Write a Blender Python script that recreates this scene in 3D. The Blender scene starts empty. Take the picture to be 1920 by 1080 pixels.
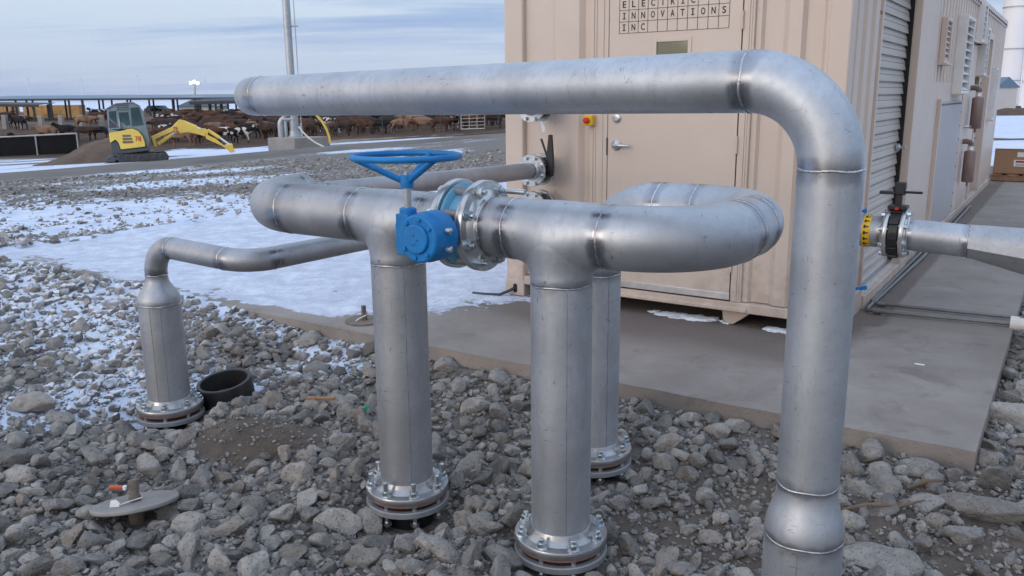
import bpy, bmesh, math, random
import numpy as np
from mathutils import Vector, Matrix, noise
SC = bpy.context.scene
COL = SC.collection
R = math.radians
# ------------------------------------------------------------------ camera
F, PITCH, ROLL, CH = 1573.7, 0.22357, -0.010, 1.5
cp, sp, cr, sr = math.cos(PITCH), math.sin(PITCH), math.cos(ROLL), math.sin(ROLL)
fw = Vector((0, cp, -sp)); u0 = Vector((0, sp, cp)); r0 = Vector((1, 0, 0))
rt = r0*cr + u0*sr; up = u0*cr - r0*sr
cam = bpy.data.cameras.new('camera'); cam_o = bpy.data.objects.new('camera', cam); COL.objects.link(cam_o)
cam.sensor_width = 36; cam.lens = F/1920*36; cam.clip_start = 0.05; cam.clip_end = 20000
cam_o.matrix_world = Matrix(((rt.x, up.x, -fw.x, 0), (rt.y, up.y, -fw.y, 0), (rt.z, up.z, -fw.z, CH), (0, 0, 0, 1)))
SC.camera = cam_o
# ------------------------------------------------------------------ world and sun
SUN_EL, SUN_AZ = R(14), math.atan2(-0.75, -0.65)
w = bpy.data.worlds.new('World'); SC.world = w; w.use_nodes = True
nt = w.node_tree; N = nt.nodes; L = nt.links; N.clear()
def nd(t, **k):
    n = N.new(t)
    for a, b in k.items(): setattr(n, a, b)
    return n
def mth(op, a, b=None, c=None, clamp=False):
    n = nd('ShaderNodeMath', operation=op, use_clamp=clamp)
    for i, v in enumerate((a, b, c)):
        if v is None: continue
        if isinstance(v, (int, float)): n.inputs[i].default_value = v
        else: L.new(v, n.inputs[i])
    return n.outputs[0]
def mixc(f, a, b, bt='MIX'):
    n = nd('ShaderNodeMix', data_type='RGBA', blend_type=bt)
    for i, v in ((0, f), (6, a), (7, b)):
        if isinstance(v, (int, float)): n.inputs[i].default_value = v
        elif isinstance(v, tuple): n.inputs[i].default_value = (*v, 1)
        else: L.new(v, n.inputs[i])
    return n.outputs[2]
def ramp(v, a, b):
    n = nd('ShaderNodeMapRange', interpolation_type='SMOOTHSTEP'); L.new(v, n.inputs[0])
    n.inputs[1].default_value = a; n.inputs[2].default_value = b
    return n.outputs[0]
sky = nd('ShaderNodeTexSky', sky_type='NISHITA', sun_disc=False); sky.sun_elevation = SUN_EL; sky.sun_rotation = SUN_AZ
tc = nd('ShaderNodeTexCoord'); sep = nd('ShaderNodeSeparateXYZ'); L.new(tc.outputs['Generated'], sep.inputs[0])
X, Y, Z = sep.outputs
zz = mth('ADD', mth('MAXIMUM', Z, 0.0), 0.10)
cv = nd('ShaderNodeCombineXYZ'); L.new(mth('DIVIDE', X, zz), cv.inputs[0]); L.new(mth('DIVIDE', Y, zz), cv.inputs[1])
def wnoise(vec, sx, sy, det, rough, off):
    m = nd('ShaderNodeMapping'); L.new(vec, m.inputs[0]); m.inputs['Scale'].default_value = (sx, sy, 1); m.inputs['Location'].default_value = (off, off*.7, off*.3)
    m.inputs['Rotation'].default_value = (0, 0, R(4))
    n = nd('ShaderNodeTexNoise'); L.new(m.outputs[0], n.inputs['Vector']); n.inputs['Scale'].default_value = 1
    n.inputs['Detail'].default_value = det; n.inputs['Roughness'].default_value = rough
    return n.outputs['Fac']
n1 = wnoise(cv.outputs[0], .16, .75, 6, .55, 3.7)
n2 = wnoise(cv.outputs[0], .55, 1.7, 7, .6, 8.2)
n3 = wnoise(cv.outputs[0], .05, .22, 3, .5, 1.3)
band = mth('ADD', mth('MULTIPLY', n1, .6), mth('ADD', mth('MULTIPLY', n2, .26), mth('MULTIPLY', n3, .3)))
lightm = ramp(band, .50, .615)
cl = mixc(lightm, (3.0, 4.5, 7.5), (6.5, 7.7, 9.2))            # blue grey deck, whiter breaks
low = mth('SUBTRACT', 1.0, ramp(Z, .0, .13))
cl = mixc(mth('MULTIPLY', low, .55), cl, (5.0, 5.9, 8.4))          # paler band towards the horizon
east = ramp(X, -.1, .6)
cl = mixc(mth('MULTIPLY', mth('MULTIPLY', low, east), .8), cl, (9.4, 8.7, 9.0))
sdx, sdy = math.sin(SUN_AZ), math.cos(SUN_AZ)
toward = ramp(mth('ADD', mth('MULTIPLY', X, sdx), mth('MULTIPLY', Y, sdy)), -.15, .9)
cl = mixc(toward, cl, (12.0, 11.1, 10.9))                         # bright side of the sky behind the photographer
over = ramp(Z, .30, .85)
cl = mixc(mth('MULTIPLY', over, .9), cl, (9.2, 11.4, 15.0))
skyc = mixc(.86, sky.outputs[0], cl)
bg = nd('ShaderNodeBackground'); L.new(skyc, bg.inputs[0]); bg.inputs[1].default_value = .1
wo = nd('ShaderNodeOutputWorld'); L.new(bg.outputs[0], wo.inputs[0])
sun = bpy.data.lights.new('sun', 'SUN'); sun.energy = 0.6; sun.angle = R(25); sun.color = (1, .93, .86)
sun_o = bpy.data.objects.new('sun', sun); COL.objects.link(sun_o)
sd = Vector((sdx*math.cos(SUN_EL), sdy*math.cos(SUN_EL), math.sin(SUN_EL)))
sun_o.rotation_euler = sd.to_track_quat('Z', 'Y').to_euler()
SC.view_settings.view_transform = 'Standard'; SC.view_settings.look = 'None'
SC.view_settings.exposure = 0.10; SC.view_settings.gamma = 1
# ------------------------------------------------------------------ frames and ground
ANG = -0.58774
dA = Vector((math.cos(ANG), math.sin(ANG), 0)); dB = Vector((-math.sin(ANG), math.cos(ANG), 0)); dZ = Vector((0, 0, 1))
P0 = Vector((1.97324, 5.04733, 0))
def W(t, n, z): return P0 + dA*t + dB*n + dZ*z
def TN(x, y):
    dx, dy = x-P0.x, y-P0.y
    return dx*dA.x+dy*dA.y, dx*dB.x+dy*dB.y
def ss(a, b, x):
    k = np.clip((x-a)/(b-a), 0, 1); return k*k*(3-2*k)
LEGS = [(-.29, -2.81), (-1.042, -2.81), (-.555, -2.05), (-2.815, -2.72), (.62, -2.93)]
LEGW = [W(t, n, 0) for t, n in LEGS]
SLAB = (-7.9, .95, -1.42, 15.0)
def ground(x, y):
    x = np.asarray(x, float); y = np.asarray(y, float)
    z = -.17 - .65*ss(27, 63, y)*ss(30, -4, x)
    z = z - .043*np.clip(-x, 0, 50)*ss(8, 34, y)*(1-ss(62, 98, y))
    t, n = TN(x, y)
    dist = np.maximum(np.maximum(SLAB[0]-t, t-SLAB[1]), np.maximum(SLAB[2]-n, n-SLAB[3]))
    z = z + .085*np.exp(-np.clip(dist, 0, 9)/.28)*(dist > -.05)
    z = z + .14*ss(-2.6, -5.0, t)*ss(-5, -1.6, n)*(1-ss(14, 24, y))         # bank of gravel up to slab level on the left
    z = z - .3*ss(-.15, -.6, dist)*(dist < 0)
    m = (.028*np.sin(x*2.3+1)*np.sin(y*2.9+x) + .02*np.sin(x*5.1-y*3.7) + .012*np.sin(x*9.7+y*8.3))*(1-ss(10, 22, y))
    z = z + m*ss(-.02, .3, dist)
    for i, p in enumerate(LEGW):
        d = np.hypot(x-p.x, y-p.y-(-.06)); z = z - (.06 if i != 4 else .0)*ss(.34, .2, d)
    d = np.hypot((x+1.27)/.42, (y-3.90)/.28); z = z + (.085+.02*np.sin(x*31+y*17)*np.sin(y*37)+.015*np.sin(x*13+2))*ss(1.1, .2, d)      # low earth mound
    return z
def gz(x, y): return float(ground(x, y))
def pxray(u, v): return rt*((u-960)/F) + up*((540-v)/F) + fw
def gpx(u, v):
    d = pxray(u, v); t = .5
    while t < 400:
        p = Vector((0, 0, CH)) + d*t
        if p.z < gz(p.x, p.y): break
        t *= 1.01
    lo, hi = t/1.01, t
    for _ in range(20):
        m = (lo+hi)/2; p = Vector((0, 0, CH)) + d*m
        if p.z < gz(p.x, p.y): hi = m
        else: lo = m
    p = Vector((0, 0, CH)) + d*hi; p.z = gz(p.x, p.y); return p
def at(u, v, y):
    d = pxray(u, v); return Vector((0, 0, CH)) + d*(y/d.y)
# ------------------------------------------------------------------ materials
def new_mat(name):
    global nt, N, L
    m = bpy.data.materials.new(name); m.use_nodes = True
    nt = m.node_tree; N = nt.nodes; L = nt.links; N.clear()
    o = nd('ShaderNodeOutputMaterial'); b = nd('ShaderNodeBsdfPrincipled'); L.new(b.outputs[0], o.inputs[0])
    return m, b
def setin(b, k, v):
    if isinstance(v, (int, float)): b.inputs[k].default_value = v
    elif isinstance(v, tuple): b.inputs[k].default_value = (*v, 1)
    else: L.new(v, b.inputs[k])
def tcoord(kind='Object'):
    n = nd('ShaderNodeTexCoord'); return n.outputs[kind]
def gpos(): return nd('ShaderNodeNewGeometry').outputs['Position']
def mapv(v, sc, rot=(0, 0, 0)):
    m = nd('ShaderNodeMapping'); L.new(v, m.inputs[0]); m.inputs['Scale'].default_value = sc if isinstance(sc, tuple) else (sc,)*3
    m.inputs['Rotation'].default_value = rot; return m.outputs[0]
def noi(v, s, det=4, rough=.55, dist=0):
    n = nd('ShaderNodeTexNoise'); L.new(v, n.inputs['Vector']); n.inputs['Scale'].default_value = s
    n.inputs['Detail'].default_value = det; n.inputs['Roughness'].default_value = rough; n.inputs['Distortion'].default_value = dist
    return n.outputs['Fac']
def vor(v, s, feat='F1'):
    n = nd('ShaderNodeTexVoronoi', feature=feat); L.new(v, n.inputs['Vector']); n.inputs['Scale'].default_value = s
    return n.outputs['Distance']
def bump(b, h, st, dist):
    n = nd('ShaderNodeBump'); L.new(h, n.inputs['Height']); n.inputs['Strength'].default_value = st; n.inputs['Distance'].default_value = dist
    L.new(n.outputs[0], b.inputs['Normal'])
def attr(name): return nd('ShaderNodeAttribute', attribute_name=name).outputs['Fac']
def simple(name, col, rough=.6, metal=0, var=.12, vs=14, bs=.15, bd=.002, spec=.5, dirt=None):
    m, b = new_mat(name); v = tcoord()
    n = noi(v, vs, 6, .6); n2_ = noi(v, vs*.18, 3)
    k = ramp(mth('ADD', mth('MULTIPLY', n, .5), mth('MULTIPLY', n2_, .5)), .3, .7)
    c = mixc(k, tuple(x*(1-var) for x in col), tuple(min(1, x*(1+var)) for x in col))
    if dirt: c = mixc(mth('MULTIPLY', ramp(noi(v, vs*.5, 8, .7), .5, .75), .6), c, dirt)
    setin(b, 'Base Color', c); setin(b, 'Metallic', metal); setin(b, 'Roughness', mth('ADD', mth('MULTIPLY', n, .2), rough-.1))
    b.inputs['Specular IOR Level'].default_value = spec
    if bs: bump(b, n, bs, bd)
    return m
def steel(name, col, rough, grime=.5, stretch=(1, 1, 1), bs=.10):
    m, b = new_mat(name); v = tcoord(); oi = nd('ShaderNodeObjectInfo').outputs['Random']
    a = mth('MULTIPLY', attr('polish'), ramp(mth('ADD', attr('polish'), mth('MULTIPLY', mth('SUBTRACT', noi(v, 13, 5, .65), .5), 1.6)), .18, .62))
    big = noi(v, 3.2, 5, .6, .4); fine = noi(mapv(v, stretch), 40, 6, .65)
    sc1 = noi(mapv(v, (5, 5, 16), (.4, .3, .2)), 5, 6, .75, 1.2); sc2 = noi(mapv(v, (22, 6, 6), (.2, .9, .5)), 3.1, 5, .75, .8)
    mark = mth('MULTIPLY', ramp(sc1, .615, .66), ramp(noi(v, 9, 3), .42, .58))
    mark2 = mth('MULTIPLY', ramp(sc2, .625, .66), ramp(noi(v, 6, 3), .45, .6))
    c = mixc(ramp(big, .32, .68), tuple(x*.84 for x in col), tuple(min(1, x*1.08) for x in col))
    c = mixc(mth('MULTIPLY', ramp(fine, .4, .75), .22), c, tuple(x*.62 for x in col))
    c = mixc(mth('MULTIPLY', ramp(noi(mapv(v, (7, 7, .9)), 3.3, 6, .7, .5), .5, .72), .38), c, tuple(x*.70 for x in col))
    c = mixc(mth('MULTIPLY', ramp(noi(mapv(v, (2.1, 2.1, 2.1), (.7, .3, 1)), 4.4, 7, .72, 1.0), .54, .70), .30), c, (.33, .31, .30))
    c = mixc(mth('MULTIPLY', mth('SUBTRACT', oi, .5), .25), c, (.36, .35, .345))
    c = mixc(mth('MULTIPLY', mth('MAXIMUM', mark, mark2), grime), c, (.06, .058, .056))
    c = mixc(mth('MULTIPLY', a, .60), c, (.17, .175, .205))
    setin(b, 'Base Color', c); setin(b, 'Metallic', mth('ADD', .82, mth('MULTIPLY', a, .18)))
    r_ = mth('ADD', mth('ADD', rough-.12, mth('MULTIPLY', big, .16)), mth('MULTIPLY', fine, .12))
    r_ = mth('SUBTRACT', r_, mth('MULTIPLY', a, rough*.62)); setin(b, 'Roughness', r_)
    bump(b, mth('ADD', fine, mth('MULTIPLY', big, 2.0)), bs, .002)
    return m
M = {}
M['pipe'] = steel('satin stainless', (.50, .525, .565), .49, .6)
M['pipe2'] = steel('dull stainless', (.44, .452, .48), .51, .7)
M['bright'] = steel('machined stainless', (.60, .61, .62), .27, .3, bs=.02)
M['weld'] = simple('weld bead', (.50, .49, .485), .36, 1, .45, 60, .6, .002)
M['zinc'] = simple('zinc plated bolts', (.60, .65, .68), .32, 1, .2, 60, 0)
M['seam'] = simple('dark seam', (.20, .20, .205), .6, .6, .4, 30, 0)
M['flange'] = steel('dusty machined flange', (.43, .43, .44), .31, .6, bs=.03)
M['plate'] = simple('weathered grey steel plate', (.30, .28, .265), .65, .35, .25, 12, .5, dirt=(.21, .15, .11))
M['galv'] = simple('galvanised steel', (.46, .48, .50), .5, .75, .15, 8)
M['grey_ring'] = simple('grey backing ring', (.28, .285, .30), .55, .4, .2, 20, .3, dirt=(.2, .17, .14))
M['gasket'] = simple('red brown gasket', (.30, .13, .085), .6, 0, .2, 20)
M['black'] = simple('black plastic', (.014, .014, .016), .42, 0, .3, 20)
M['black_dirty'] = simple('scuffed black plastic', (.022, .022, .024), .5, 0, .3, 12, .3, dirt=(.10, .085, .07))
M['blue'] = simple('blue enamel', (.006, .185, .49), .45, 0, .15, 26, .6, .004, .4, dirt=(.04, .13, .26))
M['lightblue'] = simple('pale blue enamel', (.16, .42, .60), .4, 0, .08, 30)
M['rust'] = simple('rusty steel', (.20, .165, .135), .75, .3, .35, 16, .5, dirt=(.22, .10, .05))
M['orange'] = simple('orange plastic', (.52, .09, .03), .45)
M['white'] = simple('white plastic', (.80, .80, .78), .5, 0, .05)
M['green'] = simple('green strap', (.01, .30, .16), .6)
M['wood'] = simple('weathered wood', (.33, .19, .11), .8, 0, .25, 20, .4)
M['twig'] = simple('dry twig', (.17, .12, .085), .9, 0, .3, 30, .5)
M['yellow'] = simple('yellow paint', (.80, .58, .11), .45, 0, .1, 6, .1, dirt=(.35, .26, .08))
M['yellow_tape'] = simple('yellow tape', (.80, .47, .01), .45, 0, .05)
M['red'] = simple('red plastic', (.55, .015, .012), .35, 0, .05)
M['wire'] = simple('pale yellow wire', (.62, .58, .20), .5)
M['ink'] = simple('black ink', (.016, .014, .014), .6, 0, .1, 10, 0)
M['gap'] = simple('dark gap', (.012, .012, .012), .8, 0, .1, 10, 0)
M['silver'] = simple('brushed aluminium', (.72, .73, .75), .33, .9, .1, 20)
M['cab'] = simple('grey cab paint', (.17, .215, .235), .5, 0, .12, 6)
M['dark'] = simple('dark grey paint', (.045, .055, .07), .55, 0, .2, 8)
M['rubber'] = simple('muddy rubber', (.055, .048, .042), .85, 0, .3, 8, .4)
M['silo'] = simple('white silo paint', (.80, .76, .74), .55, 0, .05, .6)
M['turb'] = simple('haze tinted turbine paint', (.62, .66, .74), .5, 0, .03, .1, 0)  # haze put into the colour: paint pulled towards the sky tone
M['pvc'] = simple('white pvc', (.78, .76, .72), .4, 0, .05)
M['card'] = simple('cardboard', (.36, .215, .125), .8, 0, .08, 6)
M['muffler'] = simple('heat browned steel', (.26, .185, .165), .5, .5, .2, 8)
M['hay'] = simple('straw bales', (.48, .27, .10), .95, 0, .3, 3, .6, .05)
M['roofblue'] = simple('blue metal roof', (.13, .20, .28), .5, .1, .1, .5, 0)
M['roofdark'] = simple('dark steel', (.05, .052, .058), .7, 0, .2, 1, 0)
M['pole'] = simple('galvanised post', (.42, .42, .42), .6, .2, .15, 3, 0)
M['barn'] = simple('yellow boarding', (.66, .50, .26), .7, 0, .1, 2)
M['pale'] = simple('pale wall', (.55, .52, .50), .7, 0, .1, .6, 0)
M['soil_light'] = simple('pale brown earth', (.23, .17, .125), .95, 0, .3, 1.2, .8, .06)
M['backdrop'] = simple('black backdrop sheet', (.010, .010, .011), .9, 0, .3, 2, 0, spec=.1)
M['conduit'] = simple('dull conduit', (.20, .20, .205), .5, .5, .2, 9)
M['soil'] = simple('brown earth', (.115, .078, .056), .95, 0, .35, 2.2, .8, .06)
M['snowlump'] = simple('snow', (.82, .85, .9), .6, 0, .05, 20, .5, .01)
def glassm(name, col):
    m, b = new_mat(name); setin(b, 'Base Color', col); setin(b, 'Roughness', .06); b.inputs['Specular IOR Level'].default_value = .9; return m
M['glass'] = glassm('tinted glass', (.02, .055, .062)); M['doorglass'] = glassm('wired door glass', (.09, .10, .06))
m, b = new_mat('lit lamp'); setin(b, 'Base Color', (1, 1, .95)); setin(b, 'Emission Color', (1, .97, .88)); b.inputs['Emission Strength'].default_value = 6; M['lamp'] = m
def tan_mat():
    m, b = new_mat('tan container paint'); v = tcoord()
    n = noi(v, 1.4, 5, .6); f_ = noi(v, 26, 6, .65); st = noi(mapv(v, (9, 9, .6)), 1.3, 6, .7)
    c = mixc(ramp(n, .35, .7), (.615, .505, .428), (.66, .545, .465))
    c = mixc(mth('MULTIPLY', ramp(st, .55, .8), .35), c, (.52, .425, .355))
    c = mixc(mth('MULTIPLY', ramp(f_, .62, .78), .25), c, (.33, .26, .21))
    sp_ = nd('ShaderNodeSeparateXYZ'); L.new(gpos(), sp_.inputs[0]); splash = mth('SUBTRACT', mth('ADD', noi(v, 6, 7, .72), mth('MULTIPLY', noi(v, 1.1, 3), .5)), mth('MULTIPLY', sp_.outputs[2], .55))
    c = mixc(mth('MULTIPLY', ramp(splash, .52, .80), .42), c, (.29, .235, .195))
    c = mixc(mth('MULTIPLY', ramp(noi(v, 8, 3, .5), .735, .76), .7), c, (.17, .085, .045))
    setin(b, 'Base Color', c); setin(b, 'Roughness', mth('ADD', mth('MULTIPLY', f_, .2), .36)); bump(b, n, .25, .012); return m
M['tan'] = tan_mat()
M['panel'] = simple('grey primer panel', (.42, .40, .40), .45, .1, .12, 2.2, .2, dirt=(.44, .36, .31))
M['shutter'] = simple('grey tan shutter', (.48, .43, .385), .42, .2, .1, 3)
M['vent'] = simple('off white louvre', (.74, .73, .72), .45, 0, .1, 6)
def snowmix(b, base, cov, v, h=None, scale=(1, 1, 1)):
    n = mth('ADD', mth('MULTIPLY', noi(mapv(v, scale), 2.1, 8, .62, .3), .62), mth('MULTIPLY', noi(mapv(v, scale), 11, 5, .65), .38))
    th = mth('SUBTRACT', 1.0, cov)
    d = mth('SUBTRACT', n, mth('ADD', mth('MULTIPLY', th, .62), .17))
    return ramp(d, -.02, .045)
def ground_mat():
    m, b = new_mat('gravel, earth and snow'); v = gpos(); sn = attr('snow'); di = attr('dirt'); pe = attr('pen')
    st = vor(v, 16); st2 = vor(v, 38); n = noi(v, 3, 8, .65); f_ = noi(v, 60, 6, .7)
    c = mixc(ramp(n, .3, .7), (.105, .096, .09), (.20, .187, .176))
    c = mixc(mth('MULTIPLY', ramp(st, .1, .55), .8), c, (.26, .242, .222))
    e = mixc(ramp(noi(v, 2.2, 8, .7), .3, .72), (.125, .10, .082), (.235, .195, .165))
    c = mixc(ramp(mth('ADD', di, mth('MULTIPLY', mth('SUBTRACT', n, .5), .9)), .35, .6), c, e)
    pen = mixc(ramp(noi(v, .35, 6, .7), .35, .7), (.062, .036, .024), (.14, .088, .058))
    c = mixc(pe, c, pen)
    k = snowmix(b, c, sn, mapv(v, (1, 1, 1), (0, 0, -.98)), None, (.6, 1.5, 1))
    sc_ = mixc(ramp(n, .3, .7), (.56, .62, .76), (.74, .80, .91))
    c = mixc(k, c, sc_); setin(b, 'Base Color', c); setin(b, 'Roughness', .9); b.inputs['Specular IOR Level'].default_value = .25
    h = mth('MULTIPLY', mth('ADD', mth('ADD', mth('MULTIPLY', st, .7), mth('MULTIPLY', st2, .4)), f_), mth('SUBTRACT', 1.0, mth('MULTIPLY', k, .75)))
    bump(b, mth('ADD', h, mth('MULTIPLY', n, .8)), .75, .05); return m
M['ground'] = ground_mat()
def rock_mat():
    m, b = new_mat('broken rock'); v = tcoord(); t_ = attr('tint'); sn = attr('snow')
    oi = nd('ShaderNodeObjectInfo').outputs['Random']
    p = gpos(); n = noi(p, 22, 8, .68); g_ = noi(p, 120, 4, .7); pit = ramp(vor(p, 85), .05, .32)
    tt = mth('FRACT', mth('ADD', t_, mth('MULTIPLY', oi, .999)))
    c = mixc(tt, (.215, .202, .188), (.49, .457, .42))
    c = mixc(ramp(mth('FRACT', mth('MULTIPLY', tt, 7.31)), .84, 1.0), c, (.33, .285, .245))
    c = mixc(ramp(n, .32, .72), mixc(1.0, c, (.66, .66, .66), 'MULTIPLY'), c)
    c = mixc(mth('MULTIPLY', mth('SUBTRACT', 1.0, pit), .45), c, (.07, .066, .062))
    gn = nd('ShaderNodeNewGeometry'); s2 = nd('ShaderNodeSeparateXYZ'); L.new(gn.outputs['Normal'], s2.inputs[0])
    k = mth('MULTIPLY', ramp(s2.outputs[2], .35, .85), ramp(mth('ADD', sn, mth('MULTIPLY', mth('SUBTRACT', noi(p, 9, 5), .5), 1.3)), .55, .8))
    c = mixc(k, c, (.74, .78, .86))
    setin(b, 'Base Color', c); setin(b, 'Roughness', .88); b.inputs['Specular IOR Level'].default_value = .3
    bump(b, mth('ADD', mth('ADD', n, mth('MULTIPLY', g_, .4)), mth('MULTIPLY', pit, .4)), .85, .018); return m
M['rock'] = rock_mat()
def slab_mat():
    m, b = new_mat('concrete slab'); v = gpos(); sn = attr('snow'); wet = attr('dirt')
    n = noi(v, 1.5, 8, .65); f_ = noi(v, 45, 6, .7); st = noi(mapv(v, (1, 1, 1), (0, 0, -.98)), 2.6, 7, .7, .6)
    c = mixc(ramp(n, .3, .72), (.255, .222, .20), (.35, .312, .282))
    c = mixc(mth('MULTIPLY', ramp(st, .5, .72), .6), c, (.165, .142, .127))
    c = mixc(mth('MULTIPLY', ramp(mth('ADD', wet, mth('SUBTRACT', n, .5)), .22, .7), .75), c, (.145, .115, .10))
    c = mixc(mth('MULTIPLY', ramp(f_, .55, .75), .3), c, (.43, .40, .375))
    c = mixc(mth('MULTIPLY', ramp(noi(v, 17, 5, .8, .6), .66, .72), .55), c, (.56, .55, .54))
    c = mixc(mth('MULTIPLY', ramp(noi(v, 29, 6, .8), .60, .70), .5), c, (.11, .095, .085))
    k = snowmix(b, c, sn, v, None, (1.2, 1.2, 1))
    k = mth('MULTIPLY', k, mth('ADD', .74, mth('MULTIPLY', ramp(noi(v, 7, 7, .7), .35, .6), .26)))
    c = mixc(k, c, mixc(ramp(st, .3, .7), (.55, .61, .74), (.74, .79, .89)))
    c = mixc(mth('MULTIPLY', k, mth('MULTIPLY', ramp(noi(mapv(v, (1, 2.2, 1)), 13, 6, .75), .62, .70), .5)), c, (.33, .31, .30))
    setin(b, 'Base Color', c); setin(b, 'Roughness', .82); b.inputs['Specular IOR Level'].default_value = .3
    bump(b, mth('ADD', mth('ADD', mth('MULTIPLY', f_, .4), mth('MULTIPLY', n, .5)), mth('ADD', mth('MULTIPLY', k, .8), mth('MULTIPLY', mth('MULTIPLY', k, st), 2.2))), .6, .03); return m
M['slab'] = slab_mat()
M['road'] = simple('packed grey road', (.17, .155, .14), .95, 0, .2, .8, .5, .03, .2)
M['concrete'] = simple('concrete', (.33, .30, .27), .9, 0, .15, 3, .4, .01)
def cowm(name, a, c2, th, sc=2.2):
    m, b = new_mat(name); v = tcoord(); oi = nd('ShaderNodeObjectInfo').outputs['Random']
    cv_ = nd('ShaderNodeCombineXYZ'); L.new(mth('MULTIPLY', oi, 40.0), cv_.inputs[0])
    ad = nd('ShaderNodeVectorMath', operation='ADD'); L.new(v, ad.inputs[0]); L.new(cv_.outputs[0], ad.inputs[1])
    k = ramp(noi(ad.outputs[0], sc, 2, .4), th-.03, th+.03)
    setin(b, 'Base Color', mixc(k, a, c2)); setin(b, 'Roughness', .8); b.inputs['Specular IOR Level'].default_value = .2; return m
M['cow_brown'] = cowm('brown hide', (.105, .050, .030), (.065, .032, .021), .5)
M['cow_tan'] = cowm('tan hide', (.25, .15, .095), (.17, .095, .06), .55)
M['cow_dark'] = cowm('dark hide', (.045, .028, .022), (.07, .04, .028), .55)
M['cow_black'] = cowm('black hide', (.012, .011, .012), (.02, .018, .018), .5)
M['cow_pied'] = cowm('black and white hide', (.013, .012, .013), (.60, .57, .53), .55, 2.6)
# ------------------------------------------------------------------ mesh helpers
class MB:
    def __init__(s): s.v = []; s.f = []; s.a = {}
    def add(s, vs, fs, **at_):
        o = len(s.v); s.v += [Vector(p) for p in vs]; s.f += [tuple(i+o for i in f) for f in fs]
        for k, vals in at_.items(): s.a.setdefault(k, {}).update({o+i: x for i, x in enumerate(vals)})
        return s
    def hexa(s, p): return s.add(p, [(0, 3, 2, 1), (4, 5, 6, 7), (0, 1, 5, 4), (1, 2, 6, 5), (2, 3, 7, 6), (3, 0, 4, 7)])
    def bx(s, t0, t1, n0, n1, z0, z1):                          # box in the container's frame
        return s.hexa([W(t0, n0, z0), W(t1, n0, z0), W(t1, n1, z0), W(t0, n1, z0), W(t0, n0, z1), W(t1, n0, z1), W(t1, n1, z1), W(t0, n1, z1)])
    def box(s, c, sx, sy, sz, X=Vector((1, 0, 0)), Y=Vector((0, 1, 0)), Zv=Vector((0, 0, 1))):
        c = Vector(c); q = []
        for k in (-.5, .5):
            for i, j in ((-.5, -.5), (.5, -.5), (.5, .5), (-.5, .5)): q.append(c+X*i*sx+Y*j*sy+Zv*k*sz)
        return s.hexa(q)
    def sweep(s, pts, rad, seg=24, caps=True, heat=None, closed=False):
        pts = [Vector(p) for p in pts]; n = len(pts); rad = rad if isinstance(rad, (list, tuple)) else [rad]*n
        T = []
        for i in range(n):
            a = pts[(i-1) % n] if closed or i > 0 else pts[i]; b_ = pts[(i+1) % n] if closed or i < n-1 else pts[i]
            T.append((b_-a).normalized())
        ref = Vector((0, 0, 1)) if abs(T[0].z) < .9 else Vector((1, 0, 0))
        U = T[0].cross(ref).normalized(); vs = []; hs = []
        for i in range(n):
            if i: U = (U - T[i]*U.dot(T[i])).normalized()
            V = T[i].cross(U)
            for j in range(seg):
                a = 2*math.pi*j/seg; vs.append(pts[i]+(U*math.cos(a)+V*math.sin(a))*rad[i]); hs.append(heat[i] if heat else 0)
        fs = [(i*seg+j, i*seg+(j+1) % seg, ((i+1) % n)*seg+(j+1) % seg, ((i+1) % n)*seg+j) for i in range(n if closed else n-1) for j in range(seg)]
        if caps and not closed: fs += [tuple(range(seg-1, -1, -1)), tuple(range((n-1)*seg, n*seg))]
        return s.add(vs, fs, heat=hs) if heat else s.add(vs, fs)
    def lathe(s, o, ax, prof, seg=40):                            # prof: (distance along axis, radius)
        o = Vector(o); ax = Vector(ax).normalized(); ref = Vector((0, 0, 1)) if abs(ax.z) < .9 else Vector((1, 0, 0))
        U = ax.cross(ref).normalized(); V = ax.cross(U); vs = []
        for d, r_ in prof:
            for j in range(seg):
                a = 2*math.pi*j/seg; vs.append(o+ax*d+(U*math.cos(a)+V*math.sin(a))*max(r_, 1e-4))
        n = len(prof)
        fs = [(i*seg+j, i*seg+(j+1) % seg, (i+1)*seg+(j+1) % seg, (i+1)*seg+j) for i in range(n-1) for j in range(seg)]
        return s.add(vs, fs)
    def prism(s, poly, d):                                        # planar polygon extruded along vector d
        n = len(poly); d = Vector(d); poly = [Vector(p) for p in poly]
        return s.add(poly+[p+d for p in poly], [tuple(range(n-1, -1, -1)), tuple(range(n, 2*n))]+[(i, (i+1) % n, n+(i+1) % n, n+i) for i in range(n)])
    def mesh(s, name, sharp=35, origin=Vector((0, 0, 0)), smooth=True):
        me = bpy.data.meshes.new(name); me.from_pydata([tuple(p-origin) for p in s.v], [], s.f)
        bm = bmesh.new(); bm.from_mesh(me); bmesh.ops.recalc_face_normals(bm, faces=bm.faces); bm.to_mesh(me); bm.free()
        for k, dct in s.a.items():
            a = me.attributes.new('polish' if k == 'heat' else k, 'FLOAT', 'POINT'); a.data.foreach_set('value', [dct.get(i, 0.0) for i in range(len(s.v))])
        if smooth:
            me.shade_smooth(); me.set_sharp_from_angle(angle=R(sharp))
        return me
    def build(s, name, mat, parent=None, bev=0, sharp=35, smooth=True):
        org = gorg(parent) if parent else Vector((0, 0, 0))
        me = s.mesh(name, sharp, org, smooth); me.materials.append(M[mat])
        o = bpy.data.objects.new(name, me); COL.objects.link(o)
        if parent:
            o.parent = parent; PORG[o.name] = org; o.matrix_parent_inverse = Matrix()
        if bev:
            mo = o.modifiers.new('bevel', 'BEVEL'); mo.width = bev; mo.segments = 2; mo.limit_method = 'ANGLE'
        return o
PORG = {}
def gorg(o): return PORG.get(o.name, Vector(o.location))
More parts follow.
